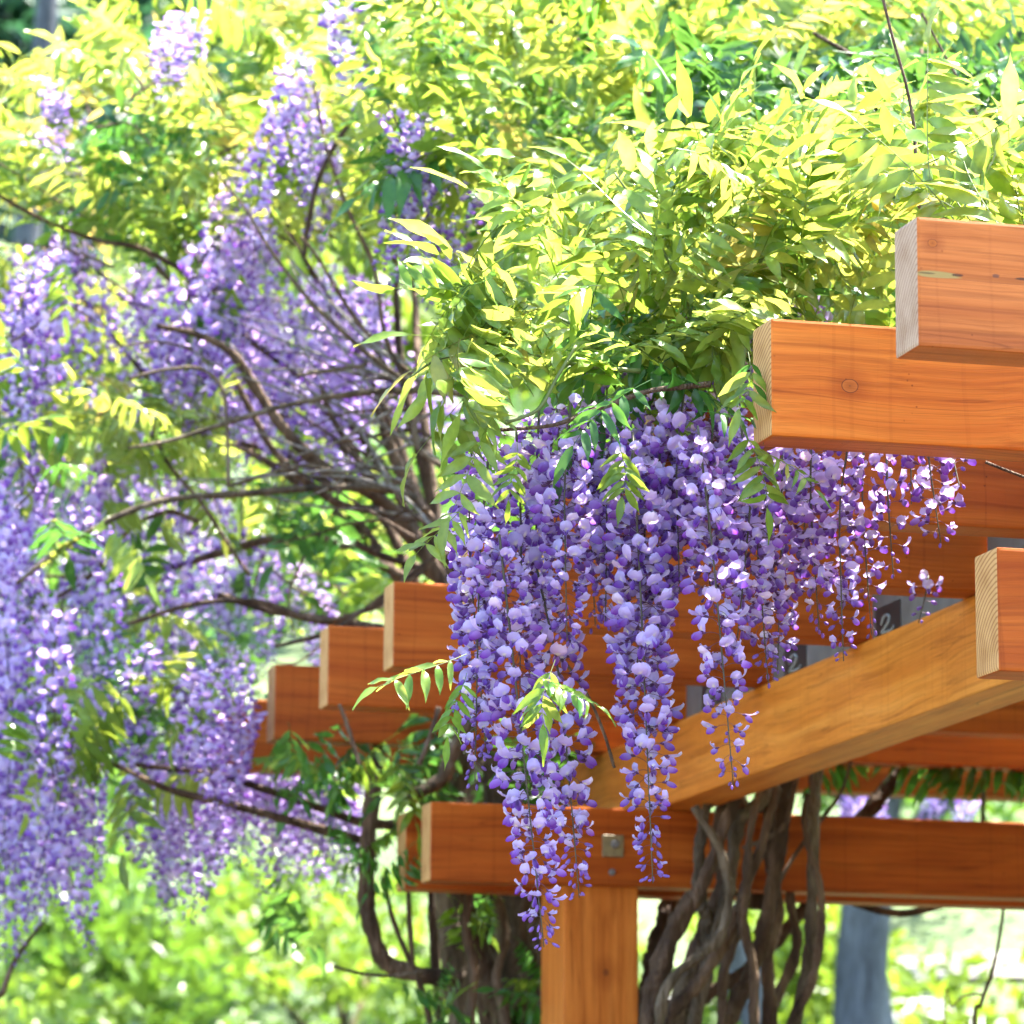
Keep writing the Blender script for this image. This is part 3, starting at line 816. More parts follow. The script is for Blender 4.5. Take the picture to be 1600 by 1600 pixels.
for k in range(12):   # limbs that lift the crown above the roof
    p0 = np.array([rg.uniform(2.2, 4.2), rg.uniform(7.3, 8.6), RTOP + .02]); q = W(rg.uniform(620, 1600), rg.uniform(-40, 240), p0[1] + rg.uniform(0, .6))
    V, T = tube(catmull([p0, p0 * .5 + q * .5 + rg.normal(0, .12, 3), q], 16), [.022, .014, .004], 8, .12, True, 700 + k)
    link('stem', mesh('stem', V, T, None, [M_BARK]), vine)
RAC = [  # top x, top y, bottom x, bottom y, Y, girth, sparse
    (768, 690, 742, 1235, 5.92, 1.0, 1.0), (738, 700, 760, 1190, 6.02, .9, .9), (806, 690, 812, 1110, 5.98, .95, .9),
    (780, 860, 850, 1492, 5.86, 1.12, 1.0), (836, 900, 905, 1415, 5.96, 1.0, 1.0), (842, 660, 838, 1010, 6.08, .95, .8),
    (893, 640, 886, 1015, 5.84, 1.05, 1.0), (925, 650, 930, 990, 6.0, 1.0, 1.0), (962, 650, 946, 985, 5.9, 1.0, 1.0),
    (988, 700, 1020, 1392, 5.80, 1.15, 1.0), (1008, 760, 985, 1180, 5.95, 1.05, 1.0), (1035, 640, 1028, 1060, 5.9, 1.05, 1.0),
    (1068, 640, 1062, 940, 5.86, 1.1, 1.0), (1090, 690, 1146, 1240, 5.74, 1.0, .72), (1118, 660, 1110, 960, 5.92, 1.1, 1.0),
    (1156, 680, 1152, 1010, 5.80, 1.05, .95), (1185, 690, 1200, 1078, 5.86, 1.1, .95), (1222, 720, 1215, 1060, 5.98, 1.0, .9),
    (1268, 690, 1280, 1000, 5.92, .95, .8), (1332, 680, 1318, 1045, 5.82, .95, .75), (1352, 690, 1362, 1005, 5.95, .85, .6),
    (1385, 740, 1396, 915, 5.9, .7, .5), (1448, 680, 1470, 860, 5.78, 1.05, .8), (1482, 690, 1500, 775, 5.82, .8, .6), (1430, 690, 1424, 800, 5.86, .8, .5),
    (1000, 640, 1000, 900, 6.1, 1.0, 1.0), (870, 660, 862, 930, 6.12, 1.0, .9), (1140, 640, 1135, 900, 6.1, 1.0, .9), (1245, 710, 1250, 900, 6.08, 1.0, .8),
    (1090, 640, 1085, 880, 6.12, 1.0, .9), (1450, 925, 1435, 985, 6.6, .7, .6), (950, 560, 948, 690, 6.15, 1., .8), (1090, 520, 1088, 650, 6.2, 1., .7), (1165, 520, 1160, 680, 6.1, 1., .7),
    (1270, 480, 1268, 600, 6.2, 1., .5),
]
racs = []
for k, (x0, y0, x1, y1, Y, gth, spz) in enumerate(RAC):
    r2 = np.random.default_rng(40 + k)
    top = W(x0, y0 - 25, Y); bot = W(x1, y1 - 12, Y)
    items, P = raceme_items(top, bot, r2, radius=gth * 1.22, step=.0041, sparse=spz, scale=.80 * (.85 + .15 * gth), sag=.010, budfrac=.12 if spz > .7 else .45)
    racs.append((k, items, P))
# the florets that show largest get an object each: those facing the camera on the foremost racemes
scores = []
for k, items, P in racs:
    for j, it in enumerate(items):
        out = it[1][:3, 0] / np.linalg.norm(it[1][:3, 0])
        scores.append((-(out @ CF) * 1.0 - (it[1][1, 3] - 5.9) * 3 + (it[0] < NF) * .3, k, j))
scores.sort(reverse=True)
solo = {}
for s, k, j in scores[:296]: solo.setdefault(k, set()).add(j)
FLME = {}
def floret_mesh(t, band):
    key = (t, band)
    if key not in FLME:
        V, T, C = FL[t]; tn = ((1, 1, 1), (1.12, 1.06, 1.03), (.9, .9, .95), (1.4, 1.42, 1.1))[band]
        FLME[key] = mesh('floret', V, T, C * np.array(tn), [M_PETAL])
    return FLME[key]
for k, items, P in racs:
    V, T = tube(P, [.0022, .0009], 5, .05, True, k)
    ro = link('raceme', mesh('raceme', V, T, np.tile(RACH, (len(V), 1)), [M_RACHIS]), vine)
    rest = [it for j, it in enumerate(items) if j not in solo.get(k, ())]
    for j in sorted(solo.get(k, ())):
        t, M, tint = items[j]
        band = 3 if tint[1] > 1.25 else (1 if tint[2] > 1.03 else 2 if tint[2] < .92 else 0)
        o = link('floret', floret_mesh(t, band), ro); set_world(o, M)
    if rest:
        V, T, C = merge(FL, rest)
        o = link('floret_mass', mesh('floret_mass', V, T, C, [M_PETAL]), ro); o['kind'] = 'stuff'

# leaves
def place_leaves(parent, places, n_split, n_obj, rg, sortkey):
    """nearest leaves with a leaflet object each, then whole leaves, the rest one mass"""
    places = sorted(places, key=sortkey)
    nl = 0; k = 0; used = 0
    for (i, M, kind) in places:
        if nl + len(LEAFP[i][1]) > n_split or used >= n_obj: break
        P, parts = LEAFP[i]
        key = ('rachis', i)
        if key not in LEAFME:
            V, T = tube(P, [.0013, .0006], 4, 0, False); LEAFME[key] = mesh('leaf', V, T, None, [M_GREENSTEM])
        lo = link('leaf', LEAFME[key], parent); set_world(lo, M)
        for j, (V, T, C, m) in enumerate(parts):
            v = int(rg.integers(2)); key = ('leaflet', i, j, kind, v)
            if key not in LEAFME:
                r3 = np.random.default_rng(i * 3 + j + v)
                LEAFME[key] = mesh('leaflet', V, T, C * leaf_tint(kind, r3), [M_LEAF])
            o = link('leaflet', LEAFME[key], lo); set_world(o, m)
        nl += len(parts); used += 1; k += 1
    for (i, M, kind) in places[k:]:
        if used >= n_obj: break
        o = link('leaf', leaf_mesh(i, kind, int(rg.integers(3))), parent); set_world(o, M); used += 1; k += 1
    rest = places[k:]
    if rest:
        V, T, C = merge(LEAFT, [(i, M, leaf_tint(kind, rg)) for i, M, kind in rest])
        o = link('foliage', mesh('foliage', V, T, C, [M_LEAF]), parent); o['kind'] = 'stuff'

rg = np.random.default_rng(77)
front = []
Z1 = [(670, 480), (715, 410), (775, 345), (865, 255), (960, 215), (1040, 200), (1130, 185), (1200, 210), (1200, 500), (1150, 560), (1010, 560), (900, 560), (800, 560), (735, 570), (680, 550)]
front += leaf_zone(Z1, 5.75, 6.4, 80, 'lime', rg, centre=(1010, 520), spread=.5, upb=.25, toward=.15)
front += leaf_zone([(900, 430), (1180, 430), (1180, 600), (1080, 620), (900, 600)], 5.85, 6.4, 26, 'green', rg, centre=(1050, 480), spread=.5, upb=.0, toward=.3)
front += leaf_zone([(645, 440), (730, 440), (750, 600), (715, 640), (670, 580)], 5.75, 5.95, 12, 'lime', rg, centre=(900, 380), spread=.3, upb=-.15, toward=.1, scale=.95, droopy=.8)
front += leaf_zone([(1180, 190), (1400, 190), (1420, 330), (1395, 480), (1190, 490)], 5.8, 6.7, 60, 'lime', rg, centre=(1250, 520), spread=.55, upb=.35, toward=.1)
front += leaf_zone([(1390, 160), (1600, 150), (1640, 340), (1400, 345)], 5.2, 6.6, 46, 'lime', rg, centre=(1480, 480), spread=.55, upb=.35, toward=.1)
# single leaves that hang among the flowers: tip pixel, base pixel, Y
def one(bx, by, tx, ty, Y, kind, scale=None, up=(0, -.5, 1), dY=-.05, droopy=False):
    a = W(bx, by, Y); b = W(tx, ty, Y + dY); d = b - a; L_ = np.linalg.norm(d)
    i = int(rg.integers(NLV, NALL) if droopy else rg.integers(NLV)); s = L_ / .30 if scale is None else scale
    return (i, xf(basis(d, up), a, s), kind)
hang = [one(722, 1018, 556, 1080, 5.5, 'lime'), one(790, 640, 650, 790, 5.8, 'lime'), one(1160, 660, 1210, 810, 5.62, 'lime', .62), one(860, 1030, 860, 1120, 5.7, 'lime', .6),
        one(800, 690, 815, 820, 5.7, 'mid', .4), one(975, 690, 955, 830, 5.75, 'green', .55), one(720, 780, 665, 850, 5.85, 'lime', .6), one(1170, 550, 1150, 640, 5.6, 'mid', .6),
        one(1010, 590, 930, 640, 5.7, 'mid', .7), one(1180, 700, 1250, 725, 5.6, 'lime', .45), one(720, 1050, 712, 1130, 5.85, 'lime', .5), one(830, 1050, 920, 1085, 5.68, 'mid', .5),
        one(1100, 640, 1180, 650, 5.7, 'mid', .6)]
# shaded leaves under the roof on the right
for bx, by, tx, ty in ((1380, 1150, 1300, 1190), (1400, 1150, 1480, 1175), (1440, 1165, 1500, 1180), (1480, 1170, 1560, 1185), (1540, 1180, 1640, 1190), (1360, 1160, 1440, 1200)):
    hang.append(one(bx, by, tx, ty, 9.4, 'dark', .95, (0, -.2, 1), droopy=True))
back = []
back += leaf_zone([(560, -40), (1000, -60), (1640, -60), (1640, 30), (1000, 60), (950, 230), (700, 330), (600, 330)], 7.6, 9.4, 190, 'lime', rg, centre=(1050, 500), spread=.7, upb=.2, toward=.15)
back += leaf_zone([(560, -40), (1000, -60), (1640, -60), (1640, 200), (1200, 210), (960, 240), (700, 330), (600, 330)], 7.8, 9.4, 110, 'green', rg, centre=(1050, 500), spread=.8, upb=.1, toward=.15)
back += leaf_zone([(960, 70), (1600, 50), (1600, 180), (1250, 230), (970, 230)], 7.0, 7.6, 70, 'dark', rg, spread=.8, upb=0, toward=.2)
back += leaf_zone([(900, 235), (1640, 190), (1640, 330), (1200, 420), (950, 420)], 6.8, 7.4, 80, 'lime', rg, centre=(1100, 450), spread=.7, upb=.2)
back += leaf_zone([(1000, 380), (1640, 300), (1640, 480), (1200, 500), (1000, 560)], 6.4, 9.8, 120, 'green', rg, spread=.8, upb=.1)
back += leaf_zone([(620, 230), (900, 240), (800, 420), (640, 420)], 8.2, 9.6, 55, 'mid', rg, spread=.7)
roof = []
for k in range(2600):
    p = np.array([rg.uniform(2.75, 8.5), rg.uniform(5.2, 11.5), RTOP + rg.uniform(.03, .40)])
    d = rg.normal(0, 1, 3); d[2] = abs(d[2]) * .3
    roof.append((int(rg.integers(len(LEAFLOD))), xf(basis(d, np.array([0, 0, 1.]) + rg.normal(0, .3, 3)), p, rg.uniform(1.0, 1.5)), leaf_tint('mid', rg)))
for k in range(1000):   # unseen leaf curtain added at the front right to shade the girders
    p = np.array([rg.uniform(2.8, 8.5), rg.uniform(5.15, 6.4), rg.uniform(1.75, 3.0)])
    if p[0] / p[1] < .49: continue
    d = rg.normal(0, 1, 3)
    roof.append((int(rg.integers(len(LEAFLOD))), xf(basis(d, np.array([0, -.3, 1.]) + rg.normal(0, .3, 3)), p, rg.uniform(1.0, 1.5)), leaf_tint('mid', rg)))
V, T, C = merge(LEAFLOD, roof)
o = link('roof_and_blocker_foliage', mesh('roof_and_blocker_foliage', V, T, C, [M_LEAF]), vine); o['kind'] = 'stuff'
place_leaves(vine, hang + front, 296, 300, rg, lambda p: -abs(np.linalg.det(p[1][:3, :3])) * 0 + p[1][1, 3] + (0 if p in () else 0))
V, T, C = merge(LEAFT, [(i, M, leaf_tint(kd, rg)) for i, M, kd in back])
o = link('canopy_foliage', mesh('canopy_foliage', V, T, C, [M_LEAF]), vine); o['kind'] = 'stuff'

# ------------------------------------------------------------------ the wisteria to the left, beyond the pergola
wis = thing('wisteria_tree', 'gnarled old wisteria left of the pergola, soft with masses of violet racemes', 'wisteria')
ST2 = [
    (cl([(700, 930), (682, 894), (612, 794), (503, 728), (437, 662), (394, 597), (359, 549), (306, 522), (245, 509)], 9.3), (13, 11, 9, 7, 4), M_BARK),
    (cl([(690, 900), (604, 807), (525, 785), (437, 715), (394, 645), (363, 584)], 9.35), (9, 7, 6, 4), M_BARK),
    (cl([(640, 840), (582, 750), (538, 684), (516, 645), (500, 600)], 9.4), (8, 6, 4), M_BARK),
    (cl([(650, 780), (599, 763), (481, 763), (372, 772), (262, 781), (175, 811), (87, 864), (26, 912)], 9.2), (8, 6, 5, 3.5), M_BARK2),
    (cl([(600, 770), (547, 750), (481, 728), (416, 741), (359, 759)], 9.25), (6, 4, 3), M_BARK2),
    (cl([(740, 616), (700, 614), (612, 610), (525, 619), (437, 636), (350, 662), (262, 689), (200, 700)], 9.0), (7, 6, 5, 4, 2), M_BARK2),
    (cl([(640, 600), (586, 562), (525, 509), (481, 466), (429, 400), (385, 330), (340, 270)], 8.9), (5, 4, 3, 2), M_BARK2),
    (cl([(650, 590), (590, 540), (540, 475), (495, 400), (470, 370)], 8.95), (4, 3.5, 2.5), M_TWIG),
    (cl([(630, 590), (600, 520), (585, 420), (545, 330), (510, 230), (490, 130)], 8.95), (4, 3.5, 2.2), M_TWIG),
    (cl([(201, 592), (262, 577), (315, 577), (346, 606), (354, 654), (357, 759)], 9.0), (3, 3.4, 3), M_BARK2),
    (cl([(464, 586), (515, 579), (569, 571)], 8.9), (3.4, 4), M_BARK2),
    (cl([(658, 630), (648, 670), (655, 700), (690, 728), (740, 745)], 8.9), (4, 5, 5), M_BARK2),
    (cl([(600, 158), (545, 195), (500, 275), (482, 350), (475, 400)], 9.1), (3.5, 4.5, 4), M_BARK),
    (cl([(170, 60), (210, 120), (245, 165), (300, 250)], 10.0), (4, 5, 5), M_BARK),
    (cl([(340, 930), (430, 955), (540, 975), (600, 985), (680, 1010)], 9.4), (5, 8, 10), M_BARK),
    (cl([(200, 975), (300, 945), (400, 940), (500, 970), (590, 945), (650, 900), (720, 850)], 9.3), (3, 5, 5, 5), M_BARK),
    (cl([(430, 1010), (520, 985), (600, 930), (690, 860)], 9.2), (3, 4, 4), M_BARK),
    (cl([(-20, 295), (60, 340), (150, 375), (220, 388), (300, 432), (380, 480)], 9.7), (3, 4, 5), M_BARK),
    (cl([(555, 850), (600, 870), (660, 890), (720, 930)], 9.4), (5, 7, 9), M_BARK),
    (cl([(740, 950), (715, 880), (660, 800), (610, 700), (590, 640)], 9.5), (16, 12, 6), M_BARK),
    (cl([(230, 640), (260, 720), (310, 780), (350, 840), (390, 900)], 9.5), (3, 3, 3), M_BARK),
    (cl([(60, 950), (140, 900), (200, 830), (260, 800), (310, 815)], 9.6), (3, 4, 4), M_BARK),
    (cl([(735, 1380), (728, 1450), (740, 1520), (735, 1600), (740, 1800)], 9.2), (7, 8, 8), M_BARK), (cl([(770, 1380), (790, 1460), (775, 1530), (790, 1600), (800, 1800)], 9.25), (6, 8, 8), M_TWIG),
    (cl([(830, 1390), (815, 1450), (835, 1530), (830, 1620), (835, 1800)], 9.3), (8, 9, 10), M_BARK),
    # low arching stem and its branches
    (cl([(600, 1130), (587, 1200), (578, 1280), (572, 1380), (578, 1440), (600, 1500), (650, 1522), (720, 1530)], 9.35), (12, 13, 13, 14), M_BARK),
    (cl([(600, 1370), (612, 1430), (635, 1490), (650, 1520), (672, 1600), (680, 1680)], 9.3), (3.5, 4, 5), M_BARK),
    (cl([(637, 1370), (640, 1440), (645, 1510)], 9.33), (4, 4.5), M_BARK),
    (cl([(590, 1320), (480, 1290), (380, 1262), (270, 1235), (200, 1205), (150, 1180)], 9.4), (8, 7, 5, 3), M_BARK),
    (cl([(640, 1290), (560, 1283), (450, 1245), (330, 1210), (210, 1195)], 9.45), (9, 6, 4), M_BARK),
    (cl([(520, 1510), (560, 1520), (610, 1525), (660, 1518)], 9.25), (2.5, 3), M_BARK2),
    (cl([(640, 1245), (690, 1218), (705, 1180), (730, 1130)], 9.1), (11, 12, 11), M_BARK2),
    (cl([(530, 1100), (545, 1140), (562, 1195)], 8.6), (3, 3.4), M_TWIG), (cl([(686, 1105), (672, 1150), (655, 1195)], 8.6), (4, 4), M_TWIG),
    # trunks behind the girders
    (cl([(775, 1130), (790, 1240), (800, 1380), (812, 1480), (815, 1560), (820, 1800), (820, 2020)], 9.75), (26, 32, 36, 40, 46), M_BARK2),
    (cl([(700, 1300), (722, 1400), (745, 1470), (768, 1545), (790, 1620), (800, 1900)], 9.3), (13, 15, 17, 18), M_BARK),
    (cl([(725, 1140), (705, 1280), (700, 1400), (712, 1500), (720, 1600), (745, 1900)], 9.65), (18, 22, 24, 24), M_BARK2),
    (cl([(860, 1500), (840, 1535), (805, 1590), (780, 1660)], 9.35), (9, 10, 10), M_BARK),
    (cl([(838, 1490), (815, 1560), (790, 1640)], 9.3), (5, 5), M_TWIG),
    (cl([(830, 1150), (838, 1260), (840, 1400), (845, 1520), (850, 1800)], 9.85), (18, 20, 22, 24), M_BARK),
    (cl([(673, 1370), (676, 1450), (684, 1550), (690, 1700)], 9.4), (6, 7, 8), M_BARK),
    (cl([(760, 1180), (745, 1300), (750, 1420), (770, 1600), (780, 1900)], 9.95), (22, 26, 26), M_BARK),
    (cl([(70, 1440), (30, 1490), (6, 1545), (-20, 1640)], 10.2), (2, 4, 5), M_BARK),
]
for k, (pts, r, mt) in enumerate(ST2):
    big = max(r) > 10
    stem('stem', pts, [x * pts[0][2] * 1.04 / FPX for x in r], wis, mt, 12 if max(r) > 16 else 8, .2 if max(r) > 16 else .13, 200 + k, n=len(pts) * 8)
for k, (ex, ey) in enumerate([(120, 120), (300, 60), (450, 40), (560, 160), (60, 380), (240, 330), (120, 640), (60, 900)]):   # main limbs into the left crown
    q = W(ex, ey, 10.5); p0 = W(735 - 12 * k, 1000 - 30 * (k % 4), 9.9)
    V, T = tube(catmull([p0, p0 * .7 + q * .3 + (0, 0, .12), p0 * .35 + q * .65 + rg.normal(0, .08, 3), q], 26), [.016, .012, .008, .004], 8, .14, True, 800 + k)
    link('stem', mesh('stem', V, T, None, [M_BARK]), wis)
for k in range(60):   # fine twigs through the flowers
    x, y = rg.uniform(0, 600), rg.uniform(100, 1000); Y = rg.uniform(9.2, 11)
    a = rg.uniform(0, 6.28); l = rg.uniform(80, 220)
    pts = [(x, y, Y), (x + l * .5 * math.cos(a) + rg.normal(0, 15), y + l * .4 * math.sin(a) + rg.normal(0, 15), Y), (x + l * math.cos(a), y + l * .8 * math.sin(a), Y)]
    stem('twig', pts, [.004, .002], wis, M_TWIG, 5, .05, k, n=10)

M_PALETWIG = bark('pale_twig_bark', (0.10, 0.085, 0.075), (0.22, 0.19, 0.17), (0.40, 0.37, 0.35), scale=40)
for k in range(34):   # pale shoots fanning up and left out of the old wood
    x, y = rg.uniform(600, 690), rg.uniform(560, 850); Y = rg.uniform(8.8, 9.3)
    a = rg.uniform(2.6, 4.3); l = rg.uniform(150, 420)
    q = [(x, y, Y)]
    for j in range(1, 5):
        a += rg.normal(0, .16)
        q.append((q[-1][0] + l / 4 * math.cos(a), q[-1][1] + l / 4 * math.sin(a), Y + .06 * j))
    stem('twig', q, [.005, .0035, .002], wis, M_PALETWIG if k % 3 else M_BARK, 5, .05, 400 + k, n=16)
rr = np.random.default_rng(9)
RACV = []
for v in range(10):
    L_ = (.32, .40, .46, .52, .38, .44, .56, .35, .48, .42)[v]
    items, P = raceme_items((0, 0, 0), (0, 0, -L_), rr, radius=1.1, step=.0050, scale=.84, sag=.03, sparse=.8)
    V, T, C = merge(FLL, items)
    V2, T2 = tube(P, [.0022, .0009], 4)
    mb = MB(); mb.add(V, T, C); mb.add(V2, T2, RACH)
    RACV.append((mb.mesh('raceme', [M_PETAL]), L_))
def rac_zone(poly, Y0, Y1, n, lmul=1.0):
    for p in sample_poly(poly, n, rr):
        me, L_ = RACV[rr.integers(10)]
        o = link('raceme', me, wis)
        s = rr.uniform(.85, 1.2)
        R = rotz(rr.uniform(0, 6.28)) @ rotx(rr.normal(0, .10)) @ np.diag([s * 1.05, s * 1.05, s * lmul])
        set_world(o, xf(R, W(p[0], p[1] + rr.normal(0, 25), rr.uniform(Y0 - .1, Y1 + .5))))
rac_zone([(200, 370), (340, 330), (480, 380), (600, 440), (600, 500), (420, 500), (300, 500), (210, 470)], 9.5, 10.6, 34, .85)
rac_zone([(290, 420), (600, 440), (600, 560), (420, 600), (300, 540)], 10.0, 10.8, 20, .6)
rac_zone([(370, 1080), (560, 1130), (540, 1210), (380, 1200)], 9.9, 10.6, 12, .6)
rac_zone([(200, 1100), (400, 1110), (400, 1190), (220, 1200)], 9.8, 10.4, 8, .7)
rac_zone([(330, 230), (385, 230), (390, 420), (320, 420)], 9.4, 9.9, 6)
rac_zone([(40, 310), (130, 330), (110, 470), (30, 470)], 9.4, 10.2, 11)
rac_zone([(-30, 600), (90, 590), (120, 760), (-30, 780)], 9.3, 10.5, 11)
rac_zone([(100, 640), (340, 620), (350, 820), (100, 820)], 9.4, 10.8, 12)
rac_zone([(-30, 800), (330, 830), (330, 960), (-30, 980)], 9.3, 10.8, 12)
rac_zone([(-30, 950), (200, 960), (200, 1130), (-30, 1130)], 9.1, 10.0, 12)
rac_zone([(180, 1000), (420, 1040), (420, 1160), (200, 1160)], 9.4, 10.6, 12, .8)
rac_zone([(-30, 1120), (170, 1120), (170, 1220), (-30, 1230)], 9.3, 10.2, 11, .9)
rac_zone([(250, 1150), (330, 1150), (330, 1200), (250, 1200)], 9.6, 10.2, 4, .8)
rac_zone([(300, 1010), (372, 1020), (366, 1090), (300, 1090)], 9.0, 9.3, 5, .7)
rac_zone([(400, 1140), (560, 1170), (560, 1230), (400, 1230)], 10.0, 10.8, 14, .6)
rac_zone([(590, 130), (690, 150), (700, 220), (590, 220)], 7.9, 8.3, 7, .75)
rac_zone([(440, 60), (500, 60), (500, 200), (440, 200)], 9.0, 9.4, 5, .8)
rac_zone([(545, -120), (590, -120), (590, -30), (545, -30)], 9.0, 9.2, 3, .9)
rac_zone([(250, -10), (310, -10), (310, 40), (250, 40)], 9.5, 9.9, 3, .35)
rac_zone([(80, 130), (140, 130), (140, 190), (80, 190)], 9.5, 9.9, 3, .4)
rac_zone([(700, 240), (780, 300), (760, 400), (680, 380)], 8.9, 9.2, 6, .5)
rac_zone([(410, 840), (500, 850), (500, 900), (410, 900)], 10.2, 11, 4, .55)
rac_zone([(480, 560), (690, 560), (680, 640), (500, 650)], 9.6, 10.4, 9, .5)
rac_zone([(1300, 1180), (1600, 1180), (1600, 1210), (1300, 1210)], 12.5, 13.5, 8, .5)

lz = []
lz += leaf_zone([(40, 90), (180, 0), (560, -40), (640, 60), (700, 330), (560, 400), (380, 330), (200, 360), (60, 330), (-20, 280), (-30, 170)], 9.4, 11.2, 210, 'lime', rg, centre=(330, 400), spread=.7, upb=.2)
lz += leaf_zone([(380, 100), (720, 60), (720, 360), (450, 360)], 9.6, 11.4, 110, 'lime', rg, spread=.8, upb=.15)
lz += leaf_zone([(-30, 400), (210, 420), (230, 620), (60, 700), (-30, 660)], 10.8, 12.0, 85, 'lime', rg, spread=.8, upb=0)
lz += leaf_zone([(150, 180), (330, 180), (330, 400), (160, 390)], 9.5, 10.2, 32, 'green', rg, spread=.7)
lz += leaf_zone([(350, 640), (700, 640), (700, 960), (420, 960), (350, 800)], 10.6, 12.6, 100, 'mid', rg, spread=.8)
lz += leaf_zone([(420, 740), (560, 780), (600, 860), (480, 900)], 9.6, 10.2, 14, 'green', rg, spread=.7)
lz += leaf_zone([(-20, 900), (400, 1000), (400, 1200), (-20, 1200)], 10.2, 11.8, 90, 'green', rg, spread=.8)
lz += leaf_zone([(60, 1020), (330, 1060), (330, 1240), (60, 1250)], 9.1, 9.6, 16, 'mid', rg, spread=.5, upb=-.2)
lz += leaf_zone([(20, 600), (340, 600), (340, 1000), (20, 1000)], 10.8, 12.2, 80, 'mid', rg, spread=.8)
lz += leaf_zone([(0, 420), (340, 380), (360, 1000), (0, 1150)], 9.0, 9.9, 30, 'mid', rg, spread=.7, upb=0, droopy=.4)
lz += leaf_zone([(0, 560), (330, 560), (330, 700), (0, 720)], 9.3, 10.4, 30, 'lime', rg, spread=.7, upb=0)
lz += leaf_zone([(400, 1150), (640, 1150), (660, 1230), (420, 1250)], 9.0, 9.5, 20, 'green', rg, spread=.6, upb=-.2, scale=.8)
lz += leaf_zone([(550, 1300), (650, 1290), (640, 1390), (570, 1400)], 9.0, 9.4, 7, 'green', rg, spread=.5, upb=-.4, scale=.7)
lz += leaf_zone([(650, 1490), (720, 1480), (720, 1640), (650, 1640)], 9.1, 9.3, 9, 'green', rg, spread=.5, upb=-.2, scale=.8)
lz += leaf_zone([(690, 1400), (840, 1400), (850, 1620), (690, 1620)], 9.0, 9.25, 10, 'green', rg, spread=.5, upb=-.2, scale=.6, droopy=.5)
lz += leaf_zone([(720, 1390), (800, 1390), (800, 1440), (720, 1430)], 9.2, 9.4, 4, 'green', rg, spread=.4, upb=-.5, scale=.7)
lz += leaf_zone([(400, 1400), (540, 1400), (540, 1500), (420, 1500)], 9.6, 10.2, 3, 'green', rg, spread=.5, upb=-.3)
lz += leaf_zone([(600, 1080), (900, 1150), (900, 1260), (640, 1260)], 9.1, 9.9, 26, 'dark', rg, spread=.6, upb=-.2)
place_leaves(wis, lz, 0, 296, rg, lambda p: p[1][1, 3])

# ------------------------------------------------------------------ hillside trees and shrubs
def foliage_mass(centres, n, size, rg, tint):
    """leaf-sized faces spread over and through several clumps"""
    C_ = np.array([c[:3] for c in centres]); R_ = np.array([c[3] for c in centres])
    idx = rg.choice(len(centres), n, p=R_ ** 2 / np.sum(R_ ** 2))
    d = rg.normal(size=(n, 3)); d /= np.linalg.norm(d, axis=1)[:, None]
    rad = R_[idx] * (rg.random(n) ** .45) * rg.uniform(.85, 1.15, n)
    P = C_[idx] + d * rad[:, None] * np.array([1, 1, .8])
    a = rg.normal(size=(n, 3)); a /= np.linalg.norm(a, axis=1)[:, None]
    b = np.cross(a, rg.normal(size=(n, 3))); b /= np.linalg.norm(b, axis=1)[:, None]
    nn = np.cross(a, b)
    s = size * rg.uniform(.6, 1.4, n)[:, None]
    V = np.stack([P - a * s, P + b * s * .42 + nn * s * .12, P + a * s, P - b * s * .42 + nn * s * .12], 1).reshape(-1, 3)
    k = np.arange(n)[:, None] * 4
    T = np.concatenate([k + np.array([[0, 1, 2]]), k + np.array([[0, 2, 3]])])
    col = np.repeat(np.array(tint)[None] * rg.uniform(.6, 1.4, (n, 1)), 4, 0)
    return V, T, col

def tree(name, label, x, y, h, cr, tint, seed, trunk_r=.16, n=5200, low=.35, lean=0, leaf=.15, group='trees on the hillside'):
    rg = np.random.default_rng(seed)
    z = float(terrain_z(np.array(x), np.array(min(y, 140))))
    t = thing(name, label, 'tree', (x, y, z - .05), group)
    P = [(0, 0, 0), (lean * .3, .05, h * .25), (lean * .7 + rg.normal(0, .1), 0, h * .5), (lean, 0, h * .82)]
    mb = MB(); V, T = tube(catmull(P, 24), [trunk_r * 1.3, trunk_r, trunk_r * .8, trunk_r * .3], 14, .22, True, seed); mb.add(V, T)
    cl_ = []
    for k in range(9):
        a = rg.uniform(0, 6.28); zz = h * rg.uniform(low, .85); r = cr * (1 - abs(zz / h - low - .2) * .7) * rg.uniform(.45, .9)
        e = np.array([lean * zz / h + math.cos(a) * r, math.sin(a) * r, zz + rg.uniform(.1, .5)])
        s0 = np.array([lean * zz / h, 0, zz * .72])
        V, T = tube(catmull([s0, (s0 + e) / 2 + (0, 0, .1 * h * .3), e], 10), [trunk_r * .45, trunk_r * .12], 6, .1, True, k); mb.add(V, T)
        cl_.append((*e, cr * rg.uniform(.35, .6)))
    cl_.append((lean, 0, h * .88, cr * .55)); cl_.append((lean, 0, h * .68, cr * .6))
    link('trunk', mb.mesh('trunk', [M_TRUNK]), t)
    V, T, C = foliage_mass(cl_, n, leaf, rg, tint)
    link('crown', mesh('crown', V, T, C, [M_FARLEAF], smooth=False), t)
    return t
def at(px, Y): p = W(px, 1500, Y); return p[0]
GB = (0.10, 0.19, 0.025); GY_ = (0.17, 0.25, 0.03); GD = (0.035, 0.10, 0.03); GT = (0.03, 0.095, 0.055)
tree('grey_tree', 'blue grey trunked tree seen under the girder right of the vine stems', at(1352, 20), 20, 6.5, 2.6, GB, 1, .15, low=.5, n=4200)
tree('grey_tree', 'leaning slender grey tree forking behind the twisted vine stems', at(1300, 22), 22, 6.0, 2.4, GY_, 2, .12, lean=-1.6, low=.55, n=3600)
tree('dark_tree', 'dark bluish tree whose slim trunk stands at the top left corner', at(6, 34), 34, 19, 3.5, GT, 3, .12, low=.75, n=3500, leaf=.2)
